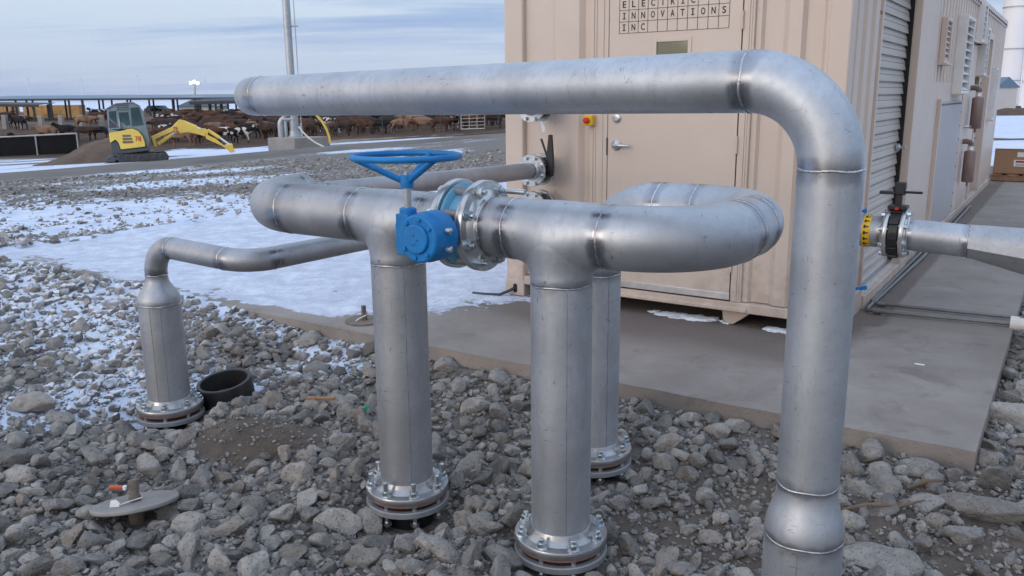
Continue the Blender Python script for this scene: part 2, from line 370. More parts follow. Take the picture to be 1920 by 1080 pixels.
def tag(o, label, cat, group=None, kind=None):
    if label: o['label'] = label
    if cat: o['category'] = cat
    if group: o['group'] = group
    if kind: o['kind'] = kind
    return o
def thing(name, loc, label, cat, group=None):
    o = bpy.data.objects.new(name, None); COL.objects.link(o); o.location = loc; o.empty_display_size = .1
    PORG[o.name] = Vector(loc); return tag(o, label, cat, group)
def place(me, name, parent, mtx, mat=None):                       # shared mesh placed by a world matrix under a parent at gorg(parent)
    o = bpy.data.objects.new(name, me); COL.objects.link(o)
    if parent:
        o.parent = parent; o.matrix_parent_inverse = Matrix(); o.matrix_basis = Matrix.Translation(-gorg(parent)) @ mtx
    else: o.matrix_basis = mtx
    return o
def evalmesh(o):
    dg = bpy.context.evaluated_depsgraph_get(); me = bpy.data.meshes.new_from_object(o.evaluated_get(dg)); return me
def frame(o, ax):
    ax = Vector(ax).normalized(); ref = Vector((0, 0, 1)) if abs(ax.z) < .9 else Vector((1, 0, 0))
    U = ax.cross(ref).normalized(); V = ax.cross(U)
    return Matrix(((U.x, V.x, ax.x, o[0]), (U.y, V.y, ax.y, o[1]), (U.z, V.z, ax.z, o[2]), (0, 0, 0, 1)))
def arc(corner, din, dout, rad, n=18):                            # centre line of a 90 degree elbow
    corner, din, dout = Vector(corner), Vector(din).normalized(), Vector(dout).normalized()
    c = corner-din*rad+dout*rad; return [c - dout*rad*math.cos(a)+din*rad*math.sin(a) for a in [math.pi/2*i/n for i in range(n+1)]]
#PARTS
# ------------------------------------------------------------------ ground sheet, slab, road
def grid_axis(n, a, b, ext, c):
    u = np.linspace(-1, 1, n); return c + a*np.sinh(b*u)*ext/(a*math.sinh(b))
def build_ground():
    nx, ny = 460, 520
    xs = grid_axis(nx, 1, 9.5, 6000, -.6); ys = grid_axis(ny, 1, 9.5, 6000, 3.4)
    gx, gy = np.meshgrid(xs, ys); gx = gx.ravel(); gy = gy.ravel(); z = ground(gx, gy)
    me = bpy.data.meshes.new('ground'); idx = np.arange(nx*ny).reshape(ny, nx)
    q = np.stack([idx[:-1, :-1], idx[:-1, 1:], idx[1:, 1:], idx[1:, :-1]], -1).reshape(-1, 4)
    set_mesh(me, np.stack([gx, gy, z], -1), q)
    s, d, p = zones(gx, gy)
    for k, a in (('snow', s), ('dirt', d), ('pen', p)):
        at_ = me.attributes.new(k, 'FLOAT', 'POINT'); at_.data.foreach_set('value', a.astype(np.float32))
    me.materials.append(M['ground']); o = bpy.data.objects.new('ground', me); COL.objects.link(o); tag(o, None, None, kind='structure')
def set_mesh(me, V_, Q):
    k = Q.shape[1]; me.vertices.add(len(V_)); me.vertices.foreach_set('co', V_.astype(np.float32).ravel())
    me.loops.add(Q.size); me.loops.foreach_set('vertex_index', Q.astype(np.int32).ravel())
    me.polygons.add(len(Q)); me.polygons.foreach_set('loop_start', np.arange(0, Q.size, k, dtype=np.int32))
    me.update(calc_edges=True); me.validate(); me.shade_smooth()
ROADC = [(-45, 3.5, 5.0), (-22, 15.5, 4.6), (-14.6, 22.6, 4.4), (-10.2, 32.5, 4.4), (-4.6, 41.5, 4.6), (1.0, 48.0, 5.0), (14, 58, 5), (40, 78, 5)]
def roadq(x, y):                                                  # signed side distance from the road centre line (beyond is positive)
    best = np.full(np.shape(x), 1e9); sgn = np.zeros(np.shape(x))
    for (x0, y0, _), (x1, y1, _) in zip(ROADC[:-1], ROADC[1:]):
        ex, ey = x1-x0, y1-y0; l2 = ex*ex+ey*ey
        k = np.clip(((x-x0)*ex+(y-y0)*ey)/l2, 0, 1); dx, dy = x-(x0+k*ex), y-(y0+k*ey); d = np.hypot(dx, dy)
        c = ex*dy-ey*dx; u = d < best; best = np.where(u, d, best); sgn = np.where(u, np.sign(c), sgn)
    return best*sgn
SHB = np.array(sorted((p.x/p.y, p.y) for p in (gpx(u, v) for u, v in ((-120, 297), (0, 297), (110, 297), (200, 299), (260, 292), (330, 279), (440, 279), (520, 272), (620, 266), (720, 262), (830, 257), (960, 250), (1100, 246)))))
def PATCH(x, y):                                                  # broad bare and snowy streaks
    return .16*np.sin(x*.55+y*.33+1.2*np.sin(y*.21))+.14*np.sin(x*1.3-y*.9+np.sin(x*.7)*1.4)+.10*np.sin(y*1.15+x*.23+2)
def zones(x, y):
    x = np.asarray(x, float); y = np.asarray(y, float); t, n = TN(x, y)
    q = roadq(x, y); fade = 1-ss(-1, .5, q)
    s = (.30 + .36*ss(4.3, 5.9, y-.45*x)*ss(-.1, -2.0, x))*ss(3.6, 5.4, y-.5*x)
    s = s - .02*ss(7, 10, y)*ss(-2.5, -4, x) - .28*ss(10, 17, y) + .16*ss(.5, 3, x)*ss(8, 20, y)
    s = s + .26*np.sin(x*3.3+1.7*np.sin(y*2.1))*np.sin(y*2.9+x*1.3+1)*(1-ss(7, 10, y))
    s = np.where(n < -1.2, s*(1-.75*ss(-2.6, -1.9, t)), s)
    s = s*fade + PATCH(x, y)*ss(6, 9, y)*fade*.9
    bd = np.interp(x/np.maximum(y, 1), SHB[:, 0], SHB[:, 1]); inb = ss(.8, -.8, y-bd)*ss(1.9, 2.8, q)
    s = np.maximum(s, (.66+1.0*PATCH(x*.55, y*.8))*inb)                          # snow on the far shoulder up to the pens
    s = np.maximum(s, (.36+.5*PATCH(x+3, y))*np.exp(-((q+3.0)/.7)**2)*ss(10, 18, y))             # thinner along the near one
    far = ss(150, 260, y); s = np.maximum(s, far*.85)
    rightside = ss(.42, .6, x/np.maximum(y, 1))*ss(6, 14, y); s = np.maximum(s, rightside*.78)
    s = np.maximum(s, .5*ss(2.3, 2.9, t)*ss(4.5, 6, y))
    s = np.maximum(s, .06); s = np.maximum(s, .47*ss(1, .3, np.hypot((x+1.24)/.2, (y-4.0)/.10)))
    pen = np.maximum(ss(-.8, .8, y-bd), 0)*ss(2.0, 3.0, q)*(1-far)*(1-rightside)*ss(16, 24, y)
    near = 1-ss(8, 12, y)
    d1 = ss(.85, .4, np.hypot((x-.95)/1.0, (y-3.05)/.62))*near
    d2 = ss(1.1, .5, np.hypot((x-1.75)/.95, (y-2.95)/.42))*near
    d3 = ss(1.1, .45, np.hypot((x+1.27)/.44, (y-3.90)/.29))
    d4 = .45*ss(1.2, .3, np.hypot((x+.7)/.8, (y-4.9)/.4))
    d5 = .7*ss(1.1, .4, np.hypot((x-1.0)/.5, (y-2.35)/.35))
    d6 = .6*ss(1.1, .4, np.hypot((x+.7)/.5, (y-2.55)/.2))
    d = np.clip(np.maximum.reduce([d1, d2, d3, d4, d5, d6]), 0, 1)
    return s, d, pen
build_ground()
def build_slab():
    t0, t1, n0, n1 = SLAB; ts = np.concatenate([np.arange(t0, -4.5, .15), np.arange(-4.5, t1, .04), [t1]]); ns = np.concatenate([np.arange(n0, .6, .04), np.arange(.6, n1, .25), [n1]])
    gt, gn = np.meshgrid(ts, ns); nx, ny = len(ts), len(ns); gt = gt.ravel(); gn = gn.ravel()
    wob = .003*np.sin(gt*9)+.003*np.sin(gt*23+1); gn2 = gn + np.where(gn <= n0+1e-6, wob, 0)
    x = P0.x+dA.x*gt+dB.x*gn2; y = P0.y+dA.y*gt+dB.y*gn2
    tb = np.interp(gn, [-1.42, -1.34, -1.25, -.83, .1, 2], [-3.9, -3.5, -2.95, -2.5, -2.3, -2.2]); e = .35+.3*(gn > -.7)
    s = (.80+.14*np.sin(gt*1.7+gn*2.3)*np.sin(gn*3.1-gt*.8))*ss(e*1.5, -e*1.2, gt-tb)
    s = s*ss(-1.44, -1.22, gn+.05*np.sin(gt*4))*(.8+.2*ss(-1.2, -.7, gn)) + .26*ss(.0, .5, gn)*(gt > .2)*0
    wet = .55*ss(-1.15, -.3, gn)*(1-ss(.0, .3, gt))*ss(-3.2, -2.2, gt)*1.3 + .5*np.exp(-((gn-.75)/.2)**2)*(gt > 0) + .7*ss(.12, .02, np.abs(gt-.13))*(gn > .5)
    idx = np.arange(nx*ny).reshape(ny, nx)
    q = np.stack([idx[:-1, :-1], idx[:-1, 1:], idx[1:, 1:], idx[1:, :-1]], -1).reshape(-1, 4)
    jz = np.zeros_like(x)
    for j in (2.25, 4.6, 6.9, 9.06, 11.3): jz -= .008*(np.abs(gn-j) < .01)
    top = np.stack([x, y, jz + .012*s], -1)
    rim = np.concatenate([idx[0, :], idx[1:, -1], idx[-1, -2::-1], idx[-2:0:-1, 0]]); lo = top[rim].copy(); lo[:, 2] = -.45
    k = len(rim); base = nx*ny; w_ = np.arange(k); side = np.stack([rim, base+w_, base+(w_+1) % k, np.roll(rim, -1)], -1)
    me = bpy.data.meshes.new('concrete_slab'); set_mesh(me, np.concatenate([top, lo]), np.concatenate([q, side])); me.set_sharp_from_angle(angle=R(40))
    for nm, a in (('snow', s), ('dirt', wet)):
        at_ = me.attributes.new(nm, 'FLOAT', 'POINT'); at_.data.foreach_set('value', np.concatenate([a, np.zeros(k)]).astype(np.float32))
    me.materials.append(M['slab']); o = bpy.data.objects.new('concrete_slab', me); COL.objects.link(o); tag(o, None, None, kind='structure')
build_slab()
def build_road():
    pts = np.array(ROADC, float); u = np.linspace(0, len(pts)-1, 90); k = np.arange(len(pts))
    cx, cy, cw = (np.interp(u, k, pts[:, i]) for i in range(3))
    for _ in range(3): cx[1:-1] = (cx[:-2]+cx[1:-1]*2+cx[2:])/4; cy[1:-1] = (cy[:-2]+cy[1:-1]*2+cy[2:])/4
    tx, ty = np.gradient(cx), np.gradient(cy); l = np.hypot(tx, ty); nxv, nyv = -ty/l, tx/l; V_ = []; m = 7
    for i in range(len(u)):
        for j in range(m):
            o = (j/(m-1)-.5)*cw[i]*(1+.06*math.sin(i*1.3+j)); x, y = cx[i]+nxv[i]*o, cy[i]+nyv[i]*o
            V_.append((x, y, gz(x, y)+.10*(1 if 0 < j < m-1 else -1.2)))
    idx = np.arange(len(u)*m).reshape(len(u), m); q = np.stack([idx[:-1, :-1], idx[:-1, 1:], idx[1:, 1:], idx[1:, :-1]], -1).reshape(-1, 4)
    me = bpy.data.meshes.new('road'); set_mesh(me, np.array(V_), q); me.materials.append(M['road'])
    o = bpy.data.objects.new('road', me); COL.objects.link(o); tag(o, None, None, kind='structure')
build_road()
# ------------------------------------------------------------------ pipework
def hf(d, wd): return max(0, 1-abs(d)/(wd*1.25))**.6
def straight(par, name, p, q, r, mat='pipe', seg=40, h=(1, 1), wd=.04, caps=False, sag=0):
    p, q = Vector(p), Vector(q); Ln = (q-p).length; ds = sorted(set([0, .004, .01, .02, .03, .04, .05, .06, .075]+[Ln-x for x in (.075, .06, .05, .04, .03, .02, .01, .004, 0)]+[Ln*i/10 for i in range(1, 10)]))
    ds = [d for d in ds if 0 <= d <= Ln]
    return MB().sweep([p.lerp(q, d/Ln) for d in ds], r, seg, caps, [max(h[0]*hf(d, wd), h[1]*hf(Ln-d, wd)) for d in ds]).build(name, mat, par)
def elbow(par, corner, din, dout, rad, r, mat='pipe', name='elbow', h=(1, 1), wd=.04, seg=40, lead=0):
    pts = arc(corner, din, dout, rad, 34); Ln = rad*math.pi/2+lead; di = Vector(din).normalized(); ds = [lead+rad*math.pi/2*i/34 for i in range(35)]
    if lead: m_ = max(3, int(lead/.02)); pts = [pts[0]-di*(lead*(1-i/m_)) for i in range(m_)]+pts; ds = [lead*i/m_ for i in range(m_)]+ds
    return MB().sweep(pts, r, seg, False, [max(h[0]*hf(d, wd), h[1]*hf(Ln-d, wd)) for d in ds]).build(name, mat, par)
def weld(par, c, ax, r, tube=.0034):
    m = frame(c, ax); n = 150; k = 8; vs = []; rng = random.Random(int(c[0]*1e4) % 999)
    for i in range(n):
        a = 2*math.pi*i/n; rr = tube*(.8+.10*math.sin(i*2*math.pi/3.0)+rng.uniform(-.1, .1)); off = .0018*math.sin(a*5+rng.random()*.6)
        for j in range(k):
            b_ = 2*math.pi*j/k; ra = r+rr*.55*math.cos(b_); vs.append(m @ Vector((ra*math.cos(a), ra*math.sin(a), off+rr*1.25*math.sin(b_))))
    fs = [(i*k+j, ((i+1) % n)*k+j, ((i+1) % n)*k+(j+1) % k, i*k+(j+1) % k) for i in range(n) for j in range(k)]
    return MB().add(vs, fs).build('weld_bead', 'weld', par, sharp=60)
def reducer(par, p, q, r0_, r1, mat='pipe', name='reducer'):
    p, q = Vector(p), Vector(q); Ln = (q-p).length; n = 22; ds = [Ln*i/n for i in range(n+1)]
    rs = [r0_+(r1-r0_)*float(ss(.12, .88, i/n)) for i in range(n+1)]
    return MB().sweep([p.lerp(q, d/Ln) for d in ds], rs, 40, False, [max(hf(d, .02), hf(Ln-d, .02))*.7 for d in ds]).build(name, mat, par)
def tee(par, c, r, half, drop, mat='pipe'):                         # forged tee: smooth union of run and branch, traced from its centre
    bm = bmesh.new(); bmesh.ops.create_icosphere(bm, subdivisions=7, radius=1); D = np.array([v.co[:] for v in bm.verts]); Fc = [tuple(v.index for v in f.verts) for f in bm.faces]; bm.free()
    D /= np.linalg.norm(D, axis=1)[:, None]; k = .075; z0 = -.05
    lim = np.minimum(half/np.maximum(np.abs(D[:, 0]), 1e-6), drop/np.maximum(-D[:, 2], 1e-6))
    def sd(P):
        a = np.hypot(P[:, 1], P[:, 2])-r; zc = np.maximum(P[:, 2]-z0, 0); b_ = np.sqrt(P[:, 0]**2+P[:, 1]**2+zc**2)-r
        h = np.maximum(k-np.abs(a-b_), 0)/k; return np.minimum(a, b_)-h*h*k*.25*.8
    lo = np.full(len(D), r*.8); done = np.zeros(len(D), bool)
    for _ in range(140):
        nx_ = np.minimum(lo+.0025, lim); out = (sd(D*nx_[:, None]) > 0) | (lo >= lim); done |= out; lo = np.where(done, lo, nx_)
    hi = np.minimum(lo+.0025, lim)
    for _ in range(12):
        m_ = (lo+hi)/2; o_ = sd(D*m_[:, None]) > 0; hi = np.where(o_, m_, hi); lo = np.where(o_, lo, m_)
    P = D*lo[:, None]; c = Vector(c)
    hs = [max(hf(half-abs(x), .04), .8*hf(drop+z, .03)) for x, y, z in P]
    return MB().add([c+dA*x+dB*y+dZ*z for x, y, z in P.tolist()], Fc, heat=hs).build('tee', mat, par, sharp=50)
def bolt_mesh(stud_up, stud_dn, r=.0105, nut=.0185, two=True):
    mb = MB(); 
    def hexnut(z0, z1): mb.prism([Vector((nut*math.cos(math.pi/3*i), nut*math.sin(math.pi/3*i), z0)) for i in range(6)], (0, 0, z1-z0))
    mb.lathe((0, 0, 0), (0, 0, 1), [(.0, 0), (.0, nut*1.25), (.003, nut*1.25), (.003, 0)], 16)
    hexnut(.0031, .021); mb.lathe((0, 0, 0), (0, 0, 1), [(-stud_dn, 0), (-stud_dn, r), (stud_up-.002, r), (stud_up, r*.75), (stud_up, 0)], 12)
    if two: hexnut(-stud_dn+.008, -stud_dn+.024)
    return mb.mesh('bolt', 30)
def ring_of_bolts(par, me, o, ax, rad, n, ph=0, mat='zinc'):
    m = frame(o, ax); me.materials.clear(); me.materials.append(M[mat])
    for i in range(n):
        a = ph+2*math.pi*i/n; place(me, 'bolt', par, m @ Matrix.Translation((rad*math.cos(a), rad*math.sin(a), 0)) @ Matrix.Rotation(a*1.7, 4, 'Z'))
BASEB = bolt_mesh(.038, .122); BASEB2 = bolt_mesh(.062, .135)
def base_flange(par, p, z0, r, bolts, ph):
    o = Vector((p.x, p.y, z0)); s = r/.1095
    MB().lathe(o, (0, 0, 1), [(-.030, r), (-.030, .1715*s), (-.027, .1735*s), (-.003, .1735*s), (0, .1715*s), (0, r*1.24), (.006, r*1.20), (.016, r*1.09), (.020, r*1.075), (.024, r*1.06), (.034, r+.002), (.035, r)], 72).build('flange', 'flange', par)
    MB().lathe(o, (0, 0, 1), [(-.037, r*.9), (-.037, .168*s), (-.031, .168*s), (-.031, r*.9)], 64).build('gasket', 'gasket', par)
    MB().lathe(o, (0, 0, 1), [(-.40, r*.98), (-.08, r*.98), (-.075, r*1.25), (-.057, r*1.40), (-.038, r*1.44), (-.038, r*.8)], 48).build('pipe_stub', 'black', par)
    MB().lathe(o, (0, 0, 1), [(-.086, r*1.1), (-.086, .168*s), (-.082, .174*s), (-.062, .174*s), (-.058, .170*s), (-.058, r*1.3)], 64).build('backing_ring', 'grey_ring', par)
    ring_of_bolts(par, bolts, o, (0, 0, 1), .150*s, 8, ph)
def seam(par, p, q, r, side):                                     # long weld line down a pipe
    p, q = Vector(p), Vector(q); d = (q-p).normalized(); sv = (Vector(side)-d*d.dot(Vector(side))).normalized(); tv = d.cross(sv)
    n = 24; vs = []
    for i in range(n+1):
        c = p.lerp(q, i/n)+sv*(r+.0003); wv = tv*(.0009+.0005*math.sin(i*2.1)); vs += [c-wv-sv*.002, c-wv*.6+sv*.0006, c+wv*.6+sv*.0006, c+wv-sv*.002]
    MB().add(vs, [(4*i+j, 4*i+j+1, 4*i+j+5, 4*i+j+4) for i in range(n) for j in range(3)]).build('seam', 'seam', par)
R8, R6, R4 = .1095, .084, .057
TOCAM = Vector((0, -1, .0))
# overhead pipe with its riser
ORT, ORN, OLT, OLN = .63, -3.0, -2.045, -2.745
OP = thing('overhead_pipe', W(ORT, ORN, -.3), 'tall stainless riser bending into the long pipe that crosses the picture high up', 'pipe')
c1 = W(ORT, ORN, 1.537); c2 = W(OLT, OLN, 1.513); dr = (c2-c1).normalized()
straight(OP, 'riser', W(ORT, ORN, .425), c1-dZ*.229, R6, h=(.5, .8)); elbow(OP, c1, dZ, dr, .229, R6)
straight(OP, 'cross_pipe', c1+dr*.229, c2-dr*.229, R6); elbow(OP, c2, dr, dB, .229, R6)
weld(OP, c1-dZ*.229, dZ, R6); weld(OP, c1+dr*.229, dr, R6); weld(OP, c2-dr*.229, dr, R6); weld(OP, c2+dB*.229, dB, R6)
reducer(OP, W(ORT, ORN, .265), W(ORT, ORN, .425), R8, R6); weld(OP, W(ORT, ORN, .425), dZ, R6); weld(OP, W(ORT, ORN, .265), dZ, R8)
straight(OP, 'lower_riser', W(ORT, ORN, -.6), W(ORT, ORN, .265), R8, h=(0, .5)); seam(OP, W(ORT, ORN, -.5), W(ORT, ORN, .25), R8, W(ORT, ORN, 0)*-1+Vector((-.3, 0, 0)))
e0 = c2+dB*.229; e1 = W(-2.06, -.55, 1.45)
straight(OP, 'back_run', e0, e0+(e1-e0).normalized()*.4, R6); reducer(OP, e0+(e1-e0).normalized()*.4, e0+(e1-e0).normalized()*.52, R6, R4)
straight(OP, 'back_run', e0+(e1-e0).normalized()*.52, W(-2.05, -.235, 1.44), R4)
# right half of the manifold: tee on a leg, U bend, rear leg
HZ = 1.042; L2, L1, L3 = LEGS[0], LEGS[1], LEGS[2]; NH = L2[1]; UT = .215; HALF = .186
RM = thing('looped_pipe', W(L2[0], L2[1], -.2), 'stainless tee on a flanged leg with a U-bend looping back to a rear leg', 'pipe')
tc2 = W(L2[0], NH, HZ); tee(RM, tc2, R8, HALF, .178); weld(RM, tc2-dA*HALF, dA, R8); weld(RM, tc2+dA*HALF, dA, R8); weld(RM, tc2-dZ*.178, dZ, R8)
straight(RM, 'leg', W(*L2, -.07), tc2-dZ*.178, R8, h=(.2, .5)); seam(RM, W(*L2, -.05), tc2-dZ*.19, R8, Vector((.12, -1, 0)))
base_flange(RM, W(*L2, 0), -.085, R8, BASEB, .25)
straight(RM, 'spool', tc2-dA*(HALF+.115), tc2-dA*HALF, R8, 'pipe2')
cu1 = W(UT, NH, HZ); NU = L3[1]; cu2 = W(UT, NU, HZ); RB = .305
elbow(RM, cu1, dA, dB, RB, R8, h=(1, 1), lead=(cu1-dA*RB-tc2-dA*HALF).length); weld(RM, cu1+dB*RB, dB, R8)
straight(RM, 'spool', cu1+dB*RB, cu2-dB*RB, R8); weld(RM, cu2-dB*RB, dB, R8); elbow(RM, cu2, dB, -dA, RB, R8)
c3 = W(L3[0], NU, HZ); weld(RM, cu2-dA*RB, dA, R8); straight(RM, 'spool', cu2-dA*RB, c3+dA*RB, R8, h=(.8, 1)); weld(RM, c3+dA*RB, dA, R8)
elbow(RM, c3, -dA, -dZ, RB, R8); weld(RM, c3-dZ*RB, dZ, R8); straight(RM, 'leg', W(*L3, -.07), c3-dZ*RB, R8, h=(.2, .6))
seam(RM, W(*L3, -.05), c3-dZ*RB, R8, Vector((.45, -1, 0))); base_flange(RM, W(*L3, 0), -.085, R8, BASEB, .1)
# left half: tee on a leg, elbow back, reducer, run to the container
LM = thing('branch_pipe', W(L1[0], L1[1], -.2), 'stainless tee on a flanged leg, elbowed back and reduced to a thin run', 'pipe')
tc1 = W(L1[0], NH, HZ); tee(LM, tc1, R8, .178, .178); weld(LM, tc1-dA*.178, dA, R8); weld(LM, tc1+dA*.178, dA, R8); weld(LM, tc1-dZ*.178, dZ, R8)
straight(LM, 'leg', W(*L1, -.07), tc1-dZ*.178, R8, 'pipe2', h=(.2, .5)); seam(LM, W(*L1, -.05), tc1-dZ*.19, R8, Vector((.32, -1, 0)))
base_flange(LM, W(*L1, 0), -.085, R8, BASEB2, .3)
straight(LM, 'spool', tc1+dA*.178, W(-.762, NH, HZ), R8, 'pipe2')
ce = W(-1.935, NH, HZ); straight(LM, 'header', ce+dA*RB, tc1-dA*.178, R8, 'pipe2'); weld(LM, ce+dA*RB, dA, R8); elbow(LM, ce, -dA, dB, RB, R8, 'pipe2'); weld(LM, ce+dB*RB, dB, R8)
a1 = W(-1.945, -2.34, HZ); reducer(LM, ce+dB*RB, a1, R8, R4, 'pipe2'); weld(LM, a1, dB, R4); straight(LM, 'thin_run', a1, W(-2.05, -.235, .99), R4, 'pipe2')
# low pipe on the left
L0 = LEGS[3]; LP = thing('low_pipe', W(L0[0], L0[1], -.2), 'short fat stainless leg necking down to a thin low pipe, at the left', 'pipe')
ZL = .765; LC = W(L0[0], L0[1], ZL); straight(LP, 'leg', W(*L0, -.09), W(*L0, .45), R8, 'pipe2', h=(.2, .5)); seam(LP, W(*L0, -.08), W(*L0, .44), R8, Vector((-.1, -1, 0))); seam(LP, W(*L0, -.08), W(*L0, .44), R8, Vector((.42, -1, 0)))
weld(LP, W(*L0, .45), dZ, R8); reducer(LP, W(*L0, .45), W(*L0, .605), R8, R4, 'pipe2'); weld(LP, W(*L0, .605), dZ, R4)
kc = W(-2.10, L0[1]+.02, .735); d0 = (kc-LC).normalized(); elbow(LP, LC, dZ, d0, .152, R4, 'pipe2'); weld(LP, LC+d0*.152, d0, R4)
kend = W(-2.05, -.235, .73); d1 = (kend-kc).normalized()
straight(LP, 'thin_run', LC+d0*.152, kc-d0*.152, R4, 'pipe2'); weld(LP, kc-d0*.152, d0, R4); elbow(LP, kc, d0, d1, .152, R4, 'pipe2'); weld(LP, kc+d1*.152, d1, R4)
straight(LP, 'thin_run', kc+d1*.152, kend, R4, 'pipe2'); base_flange(LP, W(*L0, 0), -.105, R8, BASEB, .2)
# hand wheel valve between the two halves
VC = W(-.675, NH, HZ); HV = thing('handwheel_valve', VC, 'blue geared valve with a big round handwheel, bolted between two silver flanges', 'valve')
def wn_flange(par, o, ax, rp, rf, th=.03, hub=.055):              # disc at o, hub along ax
    MB().lathe(o, ax, [(0, rp*.9), (0, rf-.002), (.003, rf), (th-.003, rf), (th, rf-.002), (th, rp*1.22), (th+.008, rp*1.18), (hub*.85, rp*1.04), (hub, rp+.001), (hub, rp*.9)], 72).build('flange', 'bright', par)
wn_flange(HV, VC+dA*.043, dA, R8, .1665); wn_flange(HV, VC-dA*.043, -dA, R8, .1665); weld(HV, VC+dA*.098, dA, R8, .005); weld(HV, VC-dA*.098, dA, R8, .005)
mb = MB().lathe(VC, dA, [(-.041, .10), (-.041, .150), (-.038, .154), (-.027, .154), (-.024, .148), (-.018, .13), (.018, .13), (.024, .14), (.030, .146), (.038, .146), (.041, .142), (.041, .10)], 64)
mb.build('body', 'lightblue', HV)
for i in range(8):
    a = .39+2*math.pi*i/8; m = frame(VC, dA); p = m @ Vector((.136*math.cos(a), .136*math.sin(a), 0))
    MB().lathe(p-dA*.0405, dA, [(0, 0), (0, .019), (.081, .019), (.081, 0)], 20).build('lug', 'grey_ring', HV)
VB = bolt_mesh(.034, .03, .0095, .0175, False); ring_of_bolts(HV, VB, VC+dA*.0735, dA, .140, 8, .39); ring_of_bolts(HV, VB, VC-dA*.0735, -dA, .140, 8, .39)
ang = math.radians(62); m = frame(VC, dA)
lp = VC+dA*.074+dZ*.122+dB*.072
MB().lathe(lp, dA, [(0, 0), (0, .010), (.115, .010), (.115, 0)], 14).build('long_stud', 'zinc', HV)
GT, GN, GZ = -.684, -3.05, 1.03; G = W(GT, GN, GZ)
gb = MB().lathe(W(GT, -3.115, GZ), dB, [(0, 0), (0, .078), (.006, .084), (.045, .086), (.05, .089), (.115, .089), (.12, .084), (.125, 0)], 56)
gb.lathe(W(GT, -3.127, GZ), dB, [(0, 0), (0, .048), (.004, .052), (.013, .052)], 40)
for a in (35, 80, 130, 215, 262, 310):
    gb.lathe(W(GT, -3.122, GZ)+dA*.067*math.cos(R(a))+dZ*.067*math.sin(R(a)), dB, [(0, 0), (0, .009), (.008, .009)], 6)
for i in range(3):
    gb.box(W(GT-.008+.016*(i % 2), -3.1285, GZ-.016+.016*i), .010, .004, .008, dA, dB)
gbo = gb.build('gearbox', 'blue', HV, bev=.002)
wh = MB().bx(GT-.100, GT-.045, -3.108, -3.045, GZ-.062, GZ+.080); wh.bx(GT-.110, GT-.0995, -3.10, -3.052, GZ-.045, GZ+.045); wh.lathe(W(GT-.072, -3.072, GZ+.088), dZ, [(-.02, .03), (.008, .03), (.012, .024), (.012, 0)], 24)
wh.build('worm_housing', 'blue', HV, bev=.006)
MB().lathe(W(GT, -3.0, GZ), dB, [(0, .05), (.06, .05), (.06, .035), (.12, .035)], 32).build('neck', 'blue', HV)
for dz in (.028, -.035): MB().lathe(W(GT+.075, -3.06, GZ+dz), dA, [(0, .006), (.012, .006), (.012, .011), (.03, .011), (.033, .006), (.033, 0)], 12).build('set_bolt', 'zinc', HV)
WC = W(GT-.072, -3.072, 1.305); ST = W(GT-.072, -3.072, 0)
MB().lathe(Vector((ST.x, ST.y, 1.115)), dZ, [(0, .0135), (.125, .0135), (.125, 0)], 24).build('stem', 'bright', HV)
HW = MB().sweep([WC+Vector((math.cos(a), math.sin(a), 0))*.183 for a in np.linspace(0, 2*math.pi, 96, endpoint=False)], .0108, 16, closed=True).build('handwheel', 'blue', HV)
MB().lathe(Vector((ST.x, ST.y, 1.205)), dZ, [(-.008, 0), (-.008, .022), (.03, .027), (.038, .023), (.038, 0)], 28).build('hub', 'blue', HW)
for a in (188, 308, 68):
    v = Vector((math.cos(R(a)), math.sin(R(a)), 0)); h = Vector((ST.x, ST.y, 1.222)); MB().sweep([h+v*.014, WC+v*.177-dZ*.004], [.0115, .0105], 12).build('spoke', 'blue', HW)
MB().lathe(Vector((ST.x, ST.y, 1.241)), dZ, [(0, .010), (.012, .010), (.012, 0)], 6).build('nut', 'zinc', HW)
# three flanged connections on the container's end
def wall_valve(z, lever, label):
    o = W(-2.05, -.235, z); T_ = thing('wall_valve', W(-2.05, -.1, z), label, 'valve', 'flanged valves on the container wall')
    for n_, s_ in ((-.205, -1), (-.105, 1)):
        wn_flange(T_, W(-2.05, n_, z), dB*s_, R4, .114, .022, .04)
        vb = bolt_mesh(.02, .05, .008, .0145, False); ring_of_bolts(T_, vb, W(-2.05, n_+s_*.022, z), dB*s_, .095, 8, .39)
    MB().lathe(W(-2.05, -.205, z), dB, [(.004, .05), (.004, .084), (.03, .088), (.07, .088), (.096, .084), (.096, .05)], 40).build('body', 'black', T_)
    MB().lathe(W(-2.05, -.08, z), dB, [(0, R4), (.10, R4)], 32).build('nozzle', 'pipe2', T_)
    if lever:
        b0 = W(-1.985, -.155, z+.01)
        MB().sweep([W(-2.0, -.155, z), W(-1.93, -.155, z)], .02, 12).build('stem', 'black', T_)
        k = MB().prism([W(-1.93, -.17, z-.04)+dA*x+dZ*y for x, y in ((-.03, 0), (.025, 0), (.03, .10), (.016, .29), (-.01, .29), (-.03, .12))], dB*.022)
        k.build('lever', 'black', T_, bev=.004); MB().sweep([W(-1.955, -.15, z+.085), W(-2.01, -.15, z+.22)], .008, 8).build('trigger', 'black', T_)
    return T_
wall_valve(1.44, False, 'topmost silver flanged valve on the container end, under the overhead pipe')
wall_valve(.99, True, 'silver flanged valve with an upright black lever on the container end')
wall_valve(.73, False, 'lowest silver flanged valve on the container, peeping over the pipe')
tg = MB().add([W(-1.96, -.245, 1.315), W(-1.94, -.245, 1.335), W(-1.915, -.245, 1.29), W(-1.925, -.245, 1.255), W(-1.95, -.245, 1.26)], [(0, 1, 2, 3, 4)]); 
